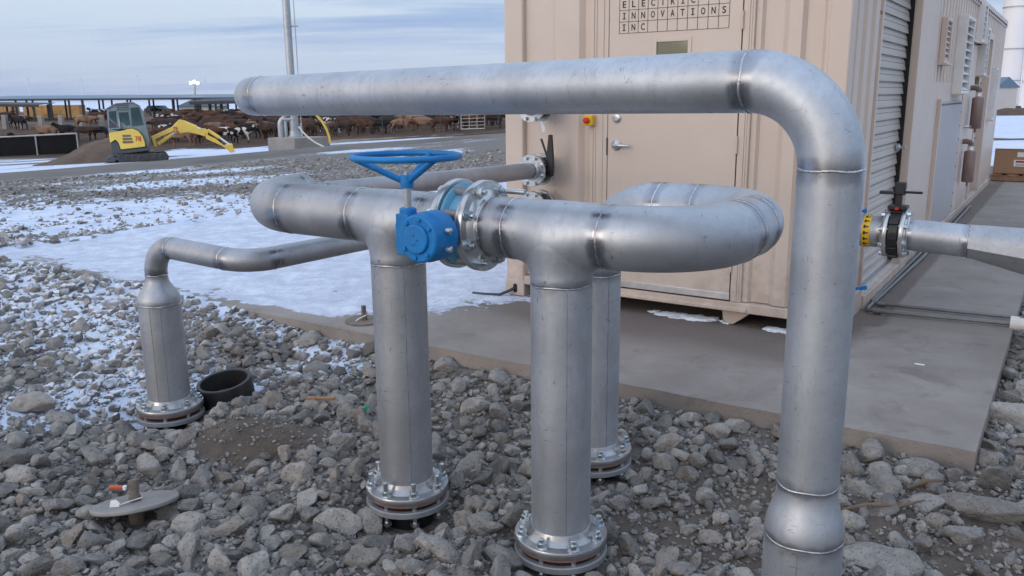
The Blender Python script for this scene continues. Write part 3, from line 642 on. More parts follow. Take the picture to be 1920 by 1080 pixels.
tg2 = MB().prism([W(-1.97, -.228, 1.33), W(-1.955, -.228, 1.335), W(-1.93, -.228, 1.29), W(-1.935, -.228, 1.26), W(-1.955, -.228, 1.262)], dB*.002).build('paper_tag', 'white'); tag(tg2, 'small white tag hanging from the topmost flange on the container', 'tag')
#PARTS2
# ------------------------------------------------------------------ container building
CT = thing('container_building', W(-1.2, 0, 0), 'long tan steel container building with a personnel door and roller shutters', 'building')
TL, NB, ZT, ZB = -2.42, 10.95, 2.60, .10
def corr(mb, pts_a, z0, z1, out):                                   # corrugated sheet from a list of plan points
    n = len(pts_a); mb.add([W(t, n_, z) for z in (z0, z1) for t, n_ in pts_a], [(i, i+1, n+i+1, n+i) for i in range(n-1)])
def trap(a0, a1, pitch, inn, outn, flat=.5, sl=.12):                # list of (pos, depth)
    r_ = [(a0, inn)]; k = max(1, round((a1-a0)/pitch)); p = (a1-a0)/k
    for i in range(k):
        s = a0+i*p; r_ += [(s+p*(.5-flat/2-sl), inn), (s+p*(.5-flat/2), outn), (s+p*(.5+flat/2), outn), (s+p*(.5+flat/2+sl), inn)]
    return r_+[(a1, inn)]
# end wall
mb = MB(); corr(mb, [(-2.26, .045)]+[(-2.235, .045), (-2.03, .045), (-1.99, .012), (-1.80, .012), (-1.765, .045), (-1.70, .045)], .17, ZT, -1)
corr(mb, [(-.565, .02), (-.53, .02), (-.515, .048), (-.40, .048), (-.36, .012), (-.285, .012), (-.262, .048), (-.165, .048), (-.14, .012), (-.12, .012)], .17, ZT, -1)
mb.build('end_wall', 'tan', CT, sharp=20)
MB().bx(TL, -2.26, 0, .16, .02, ZT).build('corner_post', 'tan', CT, bev=.012); MB().bx(-.125, 0, 0, .13, ZB, ZT).build('corner_post', 'tan', CT, bev=.012)
MB().bx(-.16, 0, NB-.16, NB, .02, ZT).build('corner_post', 'tan', CT, bev=.012)
mb = MB().bx(TL+.165, -.125, -.012, .13, ZB, .165); mb.bx(-1.72, -.52, -.026, .0, .105, .132); mb.build('bottom_rail', 'tan', CT, bev=.005)
for t in (-2.42, ):
    c = MB().bx(TL-.006, -2.255, -.008, .17, .0, .125).build('corner_casting', 'tan', CT, bev=.008)
    MB().prism([W(-2.335, -.012, .06)+dA*.017*math.cos(a)+dZ*(.017*math.sin(a)+(.018 if math.sin(a) > 0 else -.018)) for a in np.linspace(0, 2*math.pi, 20, endpoint=False)], dB*.01).build('lifting_hole', 'gap', c)
MB().prism([W(-.70, .03, .10), W(-.50, .03, .10), W(-.56, .03, .05), W(-.62, .03, .004), W(-.655, .03, .004), W(-.69, .03, .03)], dB*.1).build('foot', 'tan', CT, bev=.004)
MB().prism([W(-.012, -.008, .0), W(.004, -.008, .0), W(.004, -.008, .13), W(-.03, -.008, .13), W(-.04, -.008, .07)], dB*.16).build('corner_casting', 'tan', CT)
MB().bx(TL+.02, -.03, 1.2, 1.3, .0, .10).build('skid', 'tan', CT)
# door with frame
fr = MB().bx(-1.70, -1.562, -.004, .06, .166, ZT); fr.bx(-.638, -.566, -.004, .06, .166, ZT); fr.bx(-1.562, -.638, -.004, .06, 2.205, ZT); fr.build('door_frame', 'tan', CT, bev=.004)
fr = MB(); 
for t in (-1.675, -1.655, -1.60, -.60, -.585): fr.bx(t-.004, t+.004, -.010, -.0042, .17, ZT)
fr.build('frame_bead', 'tan', CT)
MB().bx(-1.562, -.638, .012, .055, .13, 2.205).build('door_recess', 'gap', CT)
DO = MB()
DO.bx(-1.555, -1.228, -.006, .01, .175, 2.2); DO.bx(-.972, -.645, -.006, .01, .175, 2.2); DO.bx(-1.228, -.972, -.006, .01, .175, 1.47); DO.bx(-1.228, -.972, -.006, .01, 1.862, 2.2)
door = DO.build('door', 'tan', CT)
wf = MB(); 
for a, b_, c, d in ((-1.233, -1.208, 1.465, 1.867), (-.992, -.967, 1.465, 1.867), (-1.208, -.992, 1.465, 1.49), (-1.208, -.992, 1.842, 1.867)): wf.bx(a, b_, -.0115, -.0062, c, d)
wf.build('window_frame', 'tan', door, bev=.002); MB().bx(-1.2079, -.9921, -.004, .004, 1.4901, 1.8419).build('window_pane', 'doorglass', door)
MB().bx(-1.56, -.64, -.014, -.0065, .178, .222).build('kick_strip', 'silver', door, bev=.002)
h = MB().lathe(W(-1.487, -.006, 1.17), -dB, [(0, .036), (.008, .036), (.018, .026), (.022, .012), (.045, .011), (.05, 0)], 32)
h.sweep([W(-1.49, -.045, 1.17), W(-1.46, -.05, 1.171), W(-1.42, -.05, 1.169), W(-1.375, -.042, 1.166)], [.011, .0125, .011, .007], 14); h.build('handle', 'bright', door)
MB().lathe(W(-1.487, -.006, 1.352), -dB, [(0, .032), (.010, .030), (.016, .02), (.016, .012), (.012, .010), (.012, 0)], 32).build('deadbolt', 'bright', door)
MB().bx(-1.567, -1.5535, -.008, -.0062, 1.10, 1.22).build('strike_plate', 'dark', door)
for z in (.42, 1.19, 1.95): MB().lathe(W(-.641, -.013, z-.055), dZ, [(0, 0), (0, .009), (.036, .009), (.0365, .008), (.0735, .008), (.074, .009), (.11, .009), (.11, 0)], 14).build('hinge', 'tan', door)
# lettering on the door: a grid with one letter per square
GL, GW, GR = -1.482, .0686, .0735; gz0 = 1.908; sg = MB()
for i in range(12): sg.bx(GL+i*GW-.0014, GL+i*GW+.0014, -.0078, -.0063, gz0, gz0+3*GR)
for j in range(4): sg.bx(GL-.0014, GL+11*GW+.0014, -.0082, -.0079, gz0+j*GR-.0014, gz0+j*GR+.0014)
sgo = sg.build('lettering', 'ink', door)
def letters(s, p, size, X_, Z_, par, mat='ink', depth=.001, name='letter', align='CENTER'):
    cu = bpy.data.curves.new('letter', 'FONT'); cu.body = s; cu.size = size; cu.align_x = align; cu.align_y = 'CENTER'; cu.extrude = depth/2; cu.offset = size*.012; cu.resolution_u = 4
    tmp = bpy.data.objects.new('letter', cu); COL.objects.link(tmp); me = evalmesh(tmp); bpy.data.objects.remove(tmp); me.materials.clear(); me.materials.append(M[mat])
    Yn = X_.cross(Z_); m = Matrix(((X_.x, Z_.x, Yn.x, p[0]), (X_.y, Z_.y, Yn.y, p[1]), (X_.z, Z_.z, Yn.z, p[2]), (0, 0, 0, 1))); me.transform(Matrix.Translation(-gorg(par)) @ m)
    o = bpy.data.objects.new(name, me); COL.objects.link(o); o.parent = par; PORG[o.name] = gorg(par); return o
for j, word in enumerate(('INC', 'INNOVATIONS', 'ELECTRIC')):
    for i, ch in enumerate(word):
        p = W(GL+(i+.5)*GW, -.0075, gz0+(j+.5)*GR)
        cu = bpy.data.curves.new('letter', 'FONT'); cu.body = ch; cu.size = .058; cu.align_x = 'CENTER'; cu.align_y = 'CENTER'; cu.extrude = .0006; cu.offset = .0007; cu.resolution_u = 4
        tmp = bpy.data.objects.new('letter', cu); COL.objects.link(tmp); me = evalmesh(tmp); bpy.data.objects.remove(tmp)
        xs_ = [v.co.x for v in me.vertices]; ys_ = [v.co.y for v in me.vertices]; mx, my = (min(xs_)+max(xs_))/2, (min(ys_)+max(ys_))/2; hh = .021/((max(ys_)-min(ys_))/2); ww = min(1.0, .0135/((max(xs_)-min(xs_))/2)) if ch != 'I' else 1
        lv = MB().add([p+dA*(v.co.x-mx)*ww+dZ*(v.co.y-my)*hh-dB*v.co.z for v in me.vertices], [tuple(f.vertices) for f in me.polygons])
        if ch == 'I':
            for s_ in (-1, 1): lv.box(p+dZ*s_*.0185, .022, .0014, .0052, dA, dB)
        lv.build('letter', 'ink', sgo, smooth=False)
# emergency stop
es = MB().bx(-1.722, -1.655, -.062, -.011, 1.302, 1.372).build('stop_button_box', 'yellow_tape', CT, bev=.006)
MB().lathe(W(-1.689, -.0625, 1.337), -dB, [(0, .012), (.010, .012), (.010, .021), (.022, .022), (.03, .015), (.031, 0)], 24).build('button', 'red', es)
# long side wall
DR0, DR1, S20, S21 = .90, 2.28, 7.50, 8.78
mb = MB(); corr(mb, [(-d, p) for p, d in trap(.13, .86, .24, .035, .004)], .17, ZT, 1)
for a, b_ in ((3.46, 7.1), (8.85, NB-.16)): corr(mb, [(-d, p) for p, d in trap(a, b_, .21, .035, .004)], 1.60, ZT, 1)
corr(mb, [(-d, p) for p, d in trap(7.1, 8.85, .21, .035, .004)], 2.30, ZT, 1); corr(mb, [(-d, p) for p, d in trap(.86, 3.46, .21, .035, .004)], 2.36, ZT, 1)
mb.build('side_wall', 'tan', CT, sharp=20)
mb = MB(); mb.bx(-.06, .006, .862, .90, .12, 2.36); mb.bx(-.06, .006, .90, DR1, 2.28, 2.36); mb.bx(-.14, .03, DR1, 2.62, .0, 2.36); mb.bx(-.05, -.001, 2.62, 3.458, .0, 2.36)
mb.bx(-.05, -.003, 3.458, 7.44, .0, 1.60); mb.bx(-.05, .012, 7.44, S20, .1, 2.3); mb.bx(-.14, .015, S21, 9.0, .0, 2.3); mb.bx(-.05, -.003, 9.0, NB-.16, .0, 1.60); mb.bx(-.05, .01, S20, S21, 2.22, 2.30)
mb.build('flat_plating', 'tan', CT, bev=.004)
mb = MB().bx(-.10, .012, .0, DR0+.0, .0, .165); mb.bx(-.10, .03, DR0, DR1, .0, .10); mb.bx(-.1, .012, 2.62, NB, .0, .095); mb.build('bottom_rail', 'tan', CT, bev=.005)
MB().bx(-.10, .014, .0, NB, ZT-.09, ZT+.02).build('top_rail', 'tan', CT, bev=.006)
for i in range(46): MB().bx(.0142, .024, .3+i*.23, .34+i*.23, ZT-.075, ZT-.045).build('rail_clip', 'roofdark', CT)
MB().bx(TL, -.1, 0.02, NB, ZT-.02, ZT+.01).build('roof', 'tan', CT); MB().bx(TL, TL+.05, .16, NB, .0, ZT-.02).build('far_wall', 'tan', CT); MB().bx(TL+.05, -.16, NB-.1, NB-.02, .0, ZT-.02).build('back_wall', 'tan', CT)
MB().bx(TL+.1, -.12, .75, .80, .0, .098).build('shade_skirt', 'tan', CT); MB().bx(TL+.01, TL+.06, .18, NB-.2, .0, .13).build('bottom_rail', 'tan', CT)  # skirt and left rail added to keep light out from under the container
MB().bx(TL+.06, -.15, .10, NB-.12, .10, .13).build('floor', 'dark', CT)
def shutter(n0, n1, z0, z1, pitch, t, box_label=None):
    pts = []; k = int((z1-z0)/pitch)
    for i in range(k):
        z = z0+i*pitch; pts += [(t+.020, z), (t+.021, z+pitch*.10), (t+.013, z+pitch*.46), (t+.010, z+pitch*.50), (t+.014, z+pitch*.56), (t+.006, z+pitch*.86), (t, z+pitch*.90), (t, z+pitch*.985)]
    pts.append((t, z0+k*pitch)); n = len(pts); m_ = MB(); m_.add([W(a, b_, z) for b_ in (n0, n1) for a, z in pts], [(i, i+1, n+i+1, n+i) for i in range(n-1)])
    return m_.build('roller_shutter', 'shutter', CT, sharp=40)
sh = shutter(DR0-.005, DR1+.02, .10, 2.34, .093, -.075)
MB().bx(-.074, -.02, DR0, DR1, .10, .135).build('bottom_bar', 'silver', sh); MB().lathe(W(-.052, DR1-.14, 1.075), dA, [(0, .03), (.02, .03), (.03, .012), (.07, .012), (.07, 0)], 20).build('lock', 'bright', sh)
MB().bx(-.074, -.03, DR1-.03, DR1-.002, .10, 2.34).build('track', 'gap', sh)
sh2 = shutter(S20-.005, S21+.02, .10, 2.3, .11, -.09); 
MB().bx(-.12, -.09, .9, 8.9, .1, 2.4).build('lining', 'gap', CT)
def louvre(n0, n1, z0, z1, proud, k, recess=False):
    b_ = MB()
    for a, c, d, e in ((n0-.03, n0, z0-.03, z1+.03), (n1, n1+.03, z0-.03, z1+.03), (n0, n1, z1, z1+.03), (n0, n1, z0-.03, z0)): b_.bx(-.004, proud, a, c, d, e)
    lo = b_.build('louvre_vent', 'tan' if recess else 'vent', CT, bev=.003); s_ = MB(); p = (z1-z0)/k
    for i in range(k):
        z = z0+i*p; t0 = -.002 if recess else .002; t1 = proud-.012
        s_.prism([W(t1, n0+.002, z+.004), W(t1+.006, n0+.002, z+.01), W(t0, n0+.002, z+p*.93), W(t0-.004, n0+.002, z+p*.88)], dB*(n1-n0-.004))
    s_.build('slats', 'vent', lo); MB().bx(-.003, .0, n0, n1, z0, z1).build('backing', 'dark', lo)
    MB().bx(-.002, proud+.03, n0-.05, n1+.05, z0-.045, z0-.031).build('sill', 'tan', lo)
louvre(3.66, 3.96, 1.80, 2.15, .05, 7, True); louvre(4.86, 5.5, 1.52, 2.25, .09, 9); louvre(6.62, 6.95, 2.12, 2.52, .07, 6); louvre(7.05, 7.36, 1.74, 2.26, .09, 7); louvre(9.2, 9.45, 1.13, 1.82, .07, 11)
ap = MB().bx(-.002, .012, 3.92, 5.8, .12, 1.415).build('access_panel', 'panel', CT, bev=.003)
sc = MB()
for i in range(19): sc.lathe(W(.0122, 3.98+i*.095, 1.385), dA, [(0, .011), (.004, .010), (.005, 0)], 8)
for i in range(8): 
    for n_ in (3.96, 5.76): sc.lathe(W(.0122, n_, .2+i*.155), dA, [(0, .011), (.004, .010), (.005, 0)], 8)
sc.build('screws', 'roofdark', ap)
MB().bx(-.002, .03, 3.86, 3.918, .1, 1.44).build('panel_jamb', 'tan', CT)
d2 = MB().bx(-.002, .008, 5.86, 6.9, .12, 2.06).build('side_door', 'tan', CT, bev=.003); MB().bx(-.002, .05, 5.84, 6.92, 2.075, 2.10).build('drip_cap', 'tan', d2)
MB().sweep([W(.0085, 6.2, 1.10), W(.06, 6.2, 1.10), W(.065, 6.42, 1.10), W(.0085, 6.42, 1.10)], .012, 10).build('handle', 'bright', d2)
for z0 in (1.07, .44):
    n_ = 6.55 if z0 > 1 else 6.30; c = W(.1, n_, z0)
    mu = MB().lathe(c, dZ, [(0, 0), (0, .06), (.012, .066), (.36, .066), (.372, .06), (.372, .03)], 28).build('muffler', 'muffler', CT)
    MB().lathe(c, dZ, [(.372, .033), (.385, .036), (.39, .036), (.40, .033), (.42, .033), (.42, .037), (.432, .037), (.432, .03)], 24).build('collar', 'silver', mu)
    MB().sweep([c+dZ*.43, c+dZ*.46, c+dZ*.478-dA*.02, c+dZ*.485-dA*.05, c+dZ*.485-dA*.1], .031, 18).build('tailpipe', 'rust', mu)
    MB().sweep([c-dZ*.0, c-dZ*.05], .012, 8).build('drain', 'muffler', mu)
for i in range(2): pass
tag(MB().bx(.012, .03, 3.3, 3.62, .06, .085).build('cable_clip', 'vent', CT), None, None)
# ------------------------------------------------------------------ side pipe with black valve, duct
SPN = .36
SP = thing('side_pipe', W(.05, SPN, .65), 'stainless pipe with yellow tape leaving the container side towards the right', 'pipe')
pA, pB = W(-.03, SPN, .652), W(.215, SPN, .648); straight(SP, 'spool', pA, pB, .098, 'pipe2')
MB().lathe(W(.095, SPN, .65), dA, [(0, .0985), (0, .1), (.045, .1), (.045, .0985)], 40).build('tape_band', 'yellow_tape', SP)
ar = MB()
for i in range(16):
    a = 2*math.pi*i/16; u_ = dB*math.cos(a)+dZ*math.sin(a); v_ = -dB*math.sin(a)+dZ*math.cos(a); c = W(.118, SPN, .65)+u_*.1006
    ar.box(c, .030, .008, .001, dA, v_, u_); ar.box(c-dA*.008, .010, .022, .0014, dA, v_, u_)
ar.build('arrow_marks', 'ink', SP)
pC, pD = W(.345, SPN, .645), W(.69, SPN, .63); straight(SP, 'spool', pC, pD, .098, 'pipe')
dd = (pD-pC).normalized()
sec = [(.0985*math.cos(a)*(1 if j % 5 else 1.1), .0985*math.sin(a)*(1 if j % 5 else 1.1)) for j, a in enumerate(np.linspace(0, 2*math.pi, 20, endpoint=False)+.25)]; ns_ = len(sec)
rings = [[pD+dd*f_*.75+dB*x*(1+.75*f_)+dZ*(z*(1+(.30 if z > 0 else 1.5)*f_)) for x, z in sec] for f_ in (0, .25, .5, .75, 1.0)]
MB().add([p for r_ in rings for p in r_], [(i*ns_+j, i*ns_+(j+1) % ns_, (i+1)*ns_+(j+1) % ns_, (i+1)*ns_+j) for i in range(4) for j in range(ns_)]+[tuple(range(ns_-1, -1, -1)), tuple(range(4*ns_, 5*ns_))]).build('folded_duct', 'pipe2', SP, sharp=24)
MB().sweep([pD+dB*x*.1-dd*.006+dZ*z*.1 for x, z in [(math.cos(a), math.sin(a)) for a in np.linspace(0, 2*math.pi, 40, endpoint=False)]], .003, 6, closed=True).build('weld_bead', 'weld', SP)
BV = thing('lug_valve', W(.28, SPN, .64), 'black lug valve with a square lever head between two silver flanges, on the right-hand pipe', 'valve')
vc = W(.28, SPN, .647)
for s_ in (-1, 1): wn_flange(BV, vc+dA*.034*s_, dA*s_, .098, .150, .026, .045)
body = MB().lathe(vc, dA, [(-.0335, .09), (-.0335, .138), (-.026, .146), (.026, .146), (.0335, .138), (.0335, .09)], 48)
for i in range(10):
    a = 2*math.pi*i/10; body.box(vc+dB*.147*math.cos(a)+dZ*.147*math.sin(a), .056, .04, .018, dA, dB*-math.sin(a)+dZ*math.cos(a), dB*math.cos(a)+dZ*math.sin(a))
body.build('body', 'black', BV, bev=.003); vb = bolt_mesh(.022, .03, .009, .015, False); ring_of_bolts(BV, vb, vc+dA*.0602, dA, .133, 8, .3); ring_of_bolts(BV, vb, vc-dA*.0602, -dA, .133, 8, .3)
nb = MB().bx(.262, .298, SPN-.018, SPN+.018, .80, .90); nb.bx(.225, .335, SPN-.05, SPN+.05, .80, .822); nb.build('neck', 'black', BV, bev=.003)
MB().bx(.252, .315, SPN-.03, SPN+.03, .888, .965).build('lever_head', 'black', BV, bev=.006)
lv = MB().box(W(.215, SPN-.02, .90), .09, .05, .018, dA, dB); lv.box(W(.36, SPN, .905), .10, .03, .014, dA, dB); lv.build('lever', 'black', BV, bev=.004); MB().box(W(.36, SPN-.01, .918), .09, .018, .008, dA, dB).build('latch', 'bright', BV)
MB().bx(.27, .292, SPN-.068, SPN-.05, .80, .815).build('indicator', 'red', BV)
for z, l_, in ((.63, .01), (.245, .07)):
    q = at(1620 if z > .5 else 1612, 393 if z > .5 else 538, W(ORT, ORN, 0).y+.06)
    b_ = MB().prism([q, q+Vector((.007+l_*.2, .003, .003)), q+Vector((.008+l_*.2, .003, -.009)), q+Vector((.002, 0, -.010))], (0, .006, 0)); b_.box(q-Vector((.014, 0, .004)), .03, .006, .007)
    tag(b_.build('tape_strip', 'blue'), 'upper scrap of blue tape sticking out behind the tall riser' if z > .5 else 'lower scrap of blue tape sticking out behind the tall riser', 'tape')
# ------------------------------------------------------------------ things on the slab
for i, (na, nb_, tl) in enumerate(((1.06, 1.12, .045), (.82, .92, .06))):
    c = MB().sweep([W(.935, nb_, .022), W(tl+.06, na, .022), W(tl+.012, na+.015, .022), W(tl, na+.07, .022), W(.045+.05*i, 3.2, .022), W(.02+.05*i, 7.4, .022)], .0125, 10)
    c.lathe(W(tl+.05, na, .022), dA, [(0, .0125), (0, .019), (.05, .019), (.05, .0125)], 12); tag(c.build('conduit', 'conduit'), ['thin steel conduit on the slab, the one farther from the camera', 'thin steel conduit on the slab, the one nearer the camera'][i], 'conduit', 'conduits along the slab')
PV = thing('drain_pipe', W(1.03, .93, -.1), 'white plastic upright pipe with an elbow at the edge of the slab', 'pipe')
MB().sweep([W(1.08, .93, -.25), W(1.08, .93, .35)], .044, 20).build('upright', 'pvc', PV)
MB().lathe(W(.93, .93, .025), dA, [(0, 0), (0, .048), (.05, .048), (.05, .04), (.12, .04)], 24).build('coupling', 'pvc', PV); MB().lathe(W(1.08, .93, -.04), dZ, [(0, .05), (.13, .05)], 24).build('tee_fitting', 'pvc', PV)
for nm, c, label, g_ in (('survey_plate', W(-2.80, -1.20, 0.0), 'small round steel plate with a short stub, on the snowy slab edge', None),):
    T_ = thing(nm, c, label, 'plate'); MB().lathe(c, dZ, [(.001, 0), (.001, .13), (.013, .13), (.013, 0)], 40).build('disc', 'rust', T_)
    MB().lathe(c+dZ*.013, dZ, [(0, .022), (.035, .022), (.04, .017), (.10, .016), (.10, 0)], 18).build('stub', 'rust', T_); MB().sweep([c+Vector((.02, -.02, .05)), c+Vector((-.03, -.04, .03)), c+Vector((-.05, -.05, .015))], .004, 6).build('tie', 'white', T_)
hc = at(668, 600, W(-2.8, -1.2, 0).y)
sn = MB(); rng = random.Random(5)
for i in range(46):
    t = rng.choice([rng.gauss(-.86, .07), rng.gauss(-.3, .09), rng.gauss(-1.08, .05)]); c = W(t, rng.uniform(.02, .08), .006); r_ = rng.uniform(.012, .038)
    b_ = bmesh.new(); bmesh.ops.create_icosphere(b_, subdivisions=3, radius=1); sn.add([c+Vector((v.co.x*r_*1.7, v.co.y*r_*1.2, v.co.z*r_*.38))*(1+.55*noise.noise(v.co*1.7+Vector((i, 0, 0)))+.25*noise.noise(v.co*5+Vector((i, 3, 0)))) for v in b_.verts], [tuple(v.index for v in f.verts) for f in b_.faces]); b_.free()
tag(sn.build('snow_clumps', 'snowlump'), 'small clumps of old snow along the foot of the container', 'snow', None, 'stuff')
gr_ = MB().sweep([W(-2.345, .0, .06), W(-2.36, -.05, .045), W(-2.42, -.10, .015), W(-2.55, -.14, .012), W(-2.64, -.15, .012)], .012, 8); tag(gr_.build('strap', 'dark'), 'dark strap trailing out of the corner casting of the container', 'strap')
# ------------------------------------------------------------------ rocks
def rock_mesh(seed, sub):
    rng = np.random.default_rng(seed); bm = bmesh.new(); bmesh.ops.create_icosphere(bm, subdivisions=sub, radius=1); bm.verts.ensure_lookup_table()
    D = np.array([v.co[:] for v in bm.verts]); D /= np.linalg.norm(D, axis=1)[:, None]; Fc = np.array([[v.index for v in f.verts] for f in bm.faces]); bm.free()
    k = rng.integers(7, 12); n = rng.normal(size=(k, 3)); n /= np.linalg.norm(n, axis=1)[:, None]; d = rng.uniform(.55, .92, k)
    dots = D @ n.T; rr = np.where(dots > .05, d/np.maximum(dots, .05), 9); p = 26.0
    r_ = (np.sum(rr**-p, axis=1)+1.22**-p)**(-1/p)
    if sub >= 3: r_ = r_*(1+np.array([.10*noise.fractal(Vector(x)*1.7+Vector((seed*3.1, 0, 0)), .8, 2.1, 4)+.02*noise.noise(Vector(x)*9) for x in D]))
    else: r_ = r_*(1+.05*rng.normal(size=len(r_)))
    sc_ = np.array([1.0, rng.uniform(.68, .9), rng.uniform(.5, .75)]); return D*r_[:, None]*sc_, Fc
def rotm(rng, tilt=.45):
    a = rng.uniform(0, 2*math.pi); ax = rng.normal(size=2)*tilt; m_ = Matrix.Rotation(a, 3, 'Z') @ Matrix.Rotation(ax[0], 3, 'X') @ Matrix.Rotation(ax[1], 3, 'Y'); return np.array(m_)
RNG = np.random.default_rng(11)
def blocked(x, y, r_):
    t, n = TN(x, y)
    if SLAB[0]-r_*.2 < t < SLAB[1]+r_*.5 and n > SLAB[2]-r_*.7: return True
    for i, p in enumerate(LEGW):
        if (x-p.x)**2+(y-p.y)**2 < ((.115 if i == 4 else .16)+r_)**2: return True
    for cx, cy, rr in KEEP:
        if (r_ > .014 or rr != .17 and rr != .2) and (x-cx)**2+(y-cy)**2 < (rr+r_*.6)**2: return True
    return False
RINGP = gpx(430, 742); WELLP = gpx(258, 978); _wa, _wb = gpx(262, 800), gpx(300, 805); KEEP = [(_wa.x, _wa.y, .055), (_wb.x, _wb.y, .055), (-1.40, 3.90, .17), (-1.27, 3.90, .2), (-1.12, 3.90, .17), (RINGP.x, RINGP.y, .19), (WELLP.x, WELLP.y, .08)]
rocks = []; cells = {}
def try_put(x, y, r_, f_=.78):
    cx, cy = int(math.floor(x/.2)), int(math.floor(y/.2))
    for i in (-1, 0, 1):
        for j in (-1, 0, 1):
            for (X_, Y_, r2) in cells.get((cx+i, cy+j), ()):
                if (X_-x)**2+(Y_-y)**2 < ((r_+r2)*f_)**2: return False
    cells.setdefault((cx, cy), []).append((x, y, r_)); rocks.append((x, y, r_)); return True
SPEC = [  # rocks that stand out: pixel, radius, proportions, turn, label
 (1832, 968, .135, (1.15, .50, .42), .55, 'longest flat slab of rock, tilted on the brown earth at lower right'),
 (1652, 1062, .105, (1.1, .85, .62), .2, 'biggest rock cut by the bottom edge beside the tall riser'),
 (1607, 921, .060, (1, .85, .8), .3, 'lone stone on bare earth immediately right of the tall riser'),
 (1660, 953, .075, (1.1, .7, .6), -.3, 'angular rock just behind the left half of the dry twig'),
 (1735, 952, .075, (1.05, .7, .6), .1, 'angular rock at the right tip of the dry twig'),
 (1815, 1015, .078, (1.1, .75, .7), -.2, 'wedge-shaped rock in front of the longest flat slab'),
 (1590, 880, .085, (.75, .8, .9), .9, 'boulder half hidden behind the tall riser'),
 (1720, 886, .075, (1.1, .8, .7), .4, 'lump of rock on the earth nearest to the corner of the slab'),
 (1168, 895, .10, (1.35, .55, .5), .75, 'long block of rubble beside the foot of the rear leg'),
 (1210, 898, .075, (1, .85, .75), .2, 'squarish rock right of the long block by the rear leg'),
 (637, 990, .085, (1.0, .8, .75), .1, 'rock left of the lower flange of the valve side leg'),
 (690, 985, .09, (1.0, .8, .8), .8, 'rock in the hollow right below the flange of the valve side leg'),
 (55, 770, .13, (1.2, .9, .6), .2, 'broad boulder at the left edge, level with the low pipe flange'), (30, 868, .12, (1.1, .8, .7), -.2, 'boulder cut by the left edge, level with the brown mound'),
 (1890, 790, .13, (1.2, .9, .7), .3, 'largest boulder beyond the corner of the slab')]
for u, v, r_, pr_, tw, lb in SPEC:
    p = gpx(u, v); cells.setdefault((int(math.floor(p.x/.2)), int(math.floor(p.y/.2))), []).append((p.x, p.y, r_*.85)); KEEP.append((p.x, p.y, r_*.5))
def dens(x, y):
    s, d, pn = zones(x, y); return (1-.78*np.clip(d, 0, 1))*(1-.55*ss(.42, .75, s))
def scatter(y0, y1, n, ra, rb, f_, pw=2.2, side=.0):
    ys_ = RNG.uniform(y0, y1, n); xs_ = RNG.uniform(-1, 1, n)*(.70*ys_+.45); keep = RNG.uniform(0, 1, n) < (.70*ys_+.45)/(.70*y1+.45); kd = RNG.uniform(0, 1, n); rr = ra*(rb/ra)**(RNG.uniform(0, 1, n)**pw)
    dn = dens(xs_, ys_)
    for x, y, k_, q, r_, d in zip(xs_, ys_, keep, kd, rr, dn):
        if k_ and q < (d if r_ > .03 else max(d, .26)) and not blocked(x, y, r_): try_put(x, y, r_, f_)
scatter(1.5, 7.5, 2600, .052, .082, .84); scatter(1.5, 8.0, 15000, .036, .056, .80); scatter(1.5, 8.5, 36000, .022, .037, .74, 1.0)
near_n = len(rocks)
small = []
ys_ = RNG.uniform(1.5, 6.0, 46000); xs_ = RNG.uniform(-1, 1, 46000)*(.70*ys_+.4)
for x, y in zip(xs_, ys_):
    r_ = RNG.uniform(.006, .020)
    if not blocked(x, y, r_) and RNG.uniform() < .55+.45*dens(x, y): small.append((x, y, r_))
mid = []
ys_ = 6.5*(28/6.5)**RNG.uniform(0, 1, 40000); xs_ = RNG.uniform(-1, .45, 40000)*(.68*ys_+.5)
qq = roadq(xs_, ys_); rr = .016*(3.4**(RNG.uniform(0, 1, 40000)**2.0))*(1+.025*ys_); pk = PATCH(xs_, ys_)+RNG.normal(size=40000)*.12
for x, y, q, r_, k_ in zip(xs_, ys_, qq, rr, pk):
    if q < -3.2 and (k_ < .06 or k_ > .06 and RNG.uniform() < .22) and not blocked(x, y, r_): mid.append((x, y, r_))
T3 = [rock_mesh(100+i, 4) for i in range(16)]; T2 = [rock_mesh(200+i, 3) for i in range(14)]; T1 = [rock_mesh(300+i, 2) for i in range(12)]; T0 = [rock_mesh(400+i, 1) for i in range(10)]
def scr(x, y, r_): 
    d = Vector((x, y, gz(x, y)-CH)); z = d.dot(fw); return 960+F*d.dot(rt)/z, 540-F*d.dot(up)/z, r_*F/z
sized = []
for i in range(near_n):
    x, y, r_ = rocks[i]; u, v, s = scr(x, y, r_)
    if -20 < u < 1940 and v < 1095: sized.append((s, i))
sized.sort(reverse=True); BIG = set(i for s, i in sized[:270])
meshes = []
for i, (V_, Q) in enumerate(T3):
    me = bpy.data.meshes.new('rock'); set_mesh(me, V_, Q); me.materials.append(M['rock']); me.set_sharp_from_angle(angle=R(32)); meshes.append(me)
LM_ = [('low pipe', LEGW[3], 1.0), ('valve side leg', LEGW[1], .7), ('U-bend leg', LEGW[0], .6), ('rear leg', LEGW[2], .7), ('tall riser', LEGW[4], .8)]
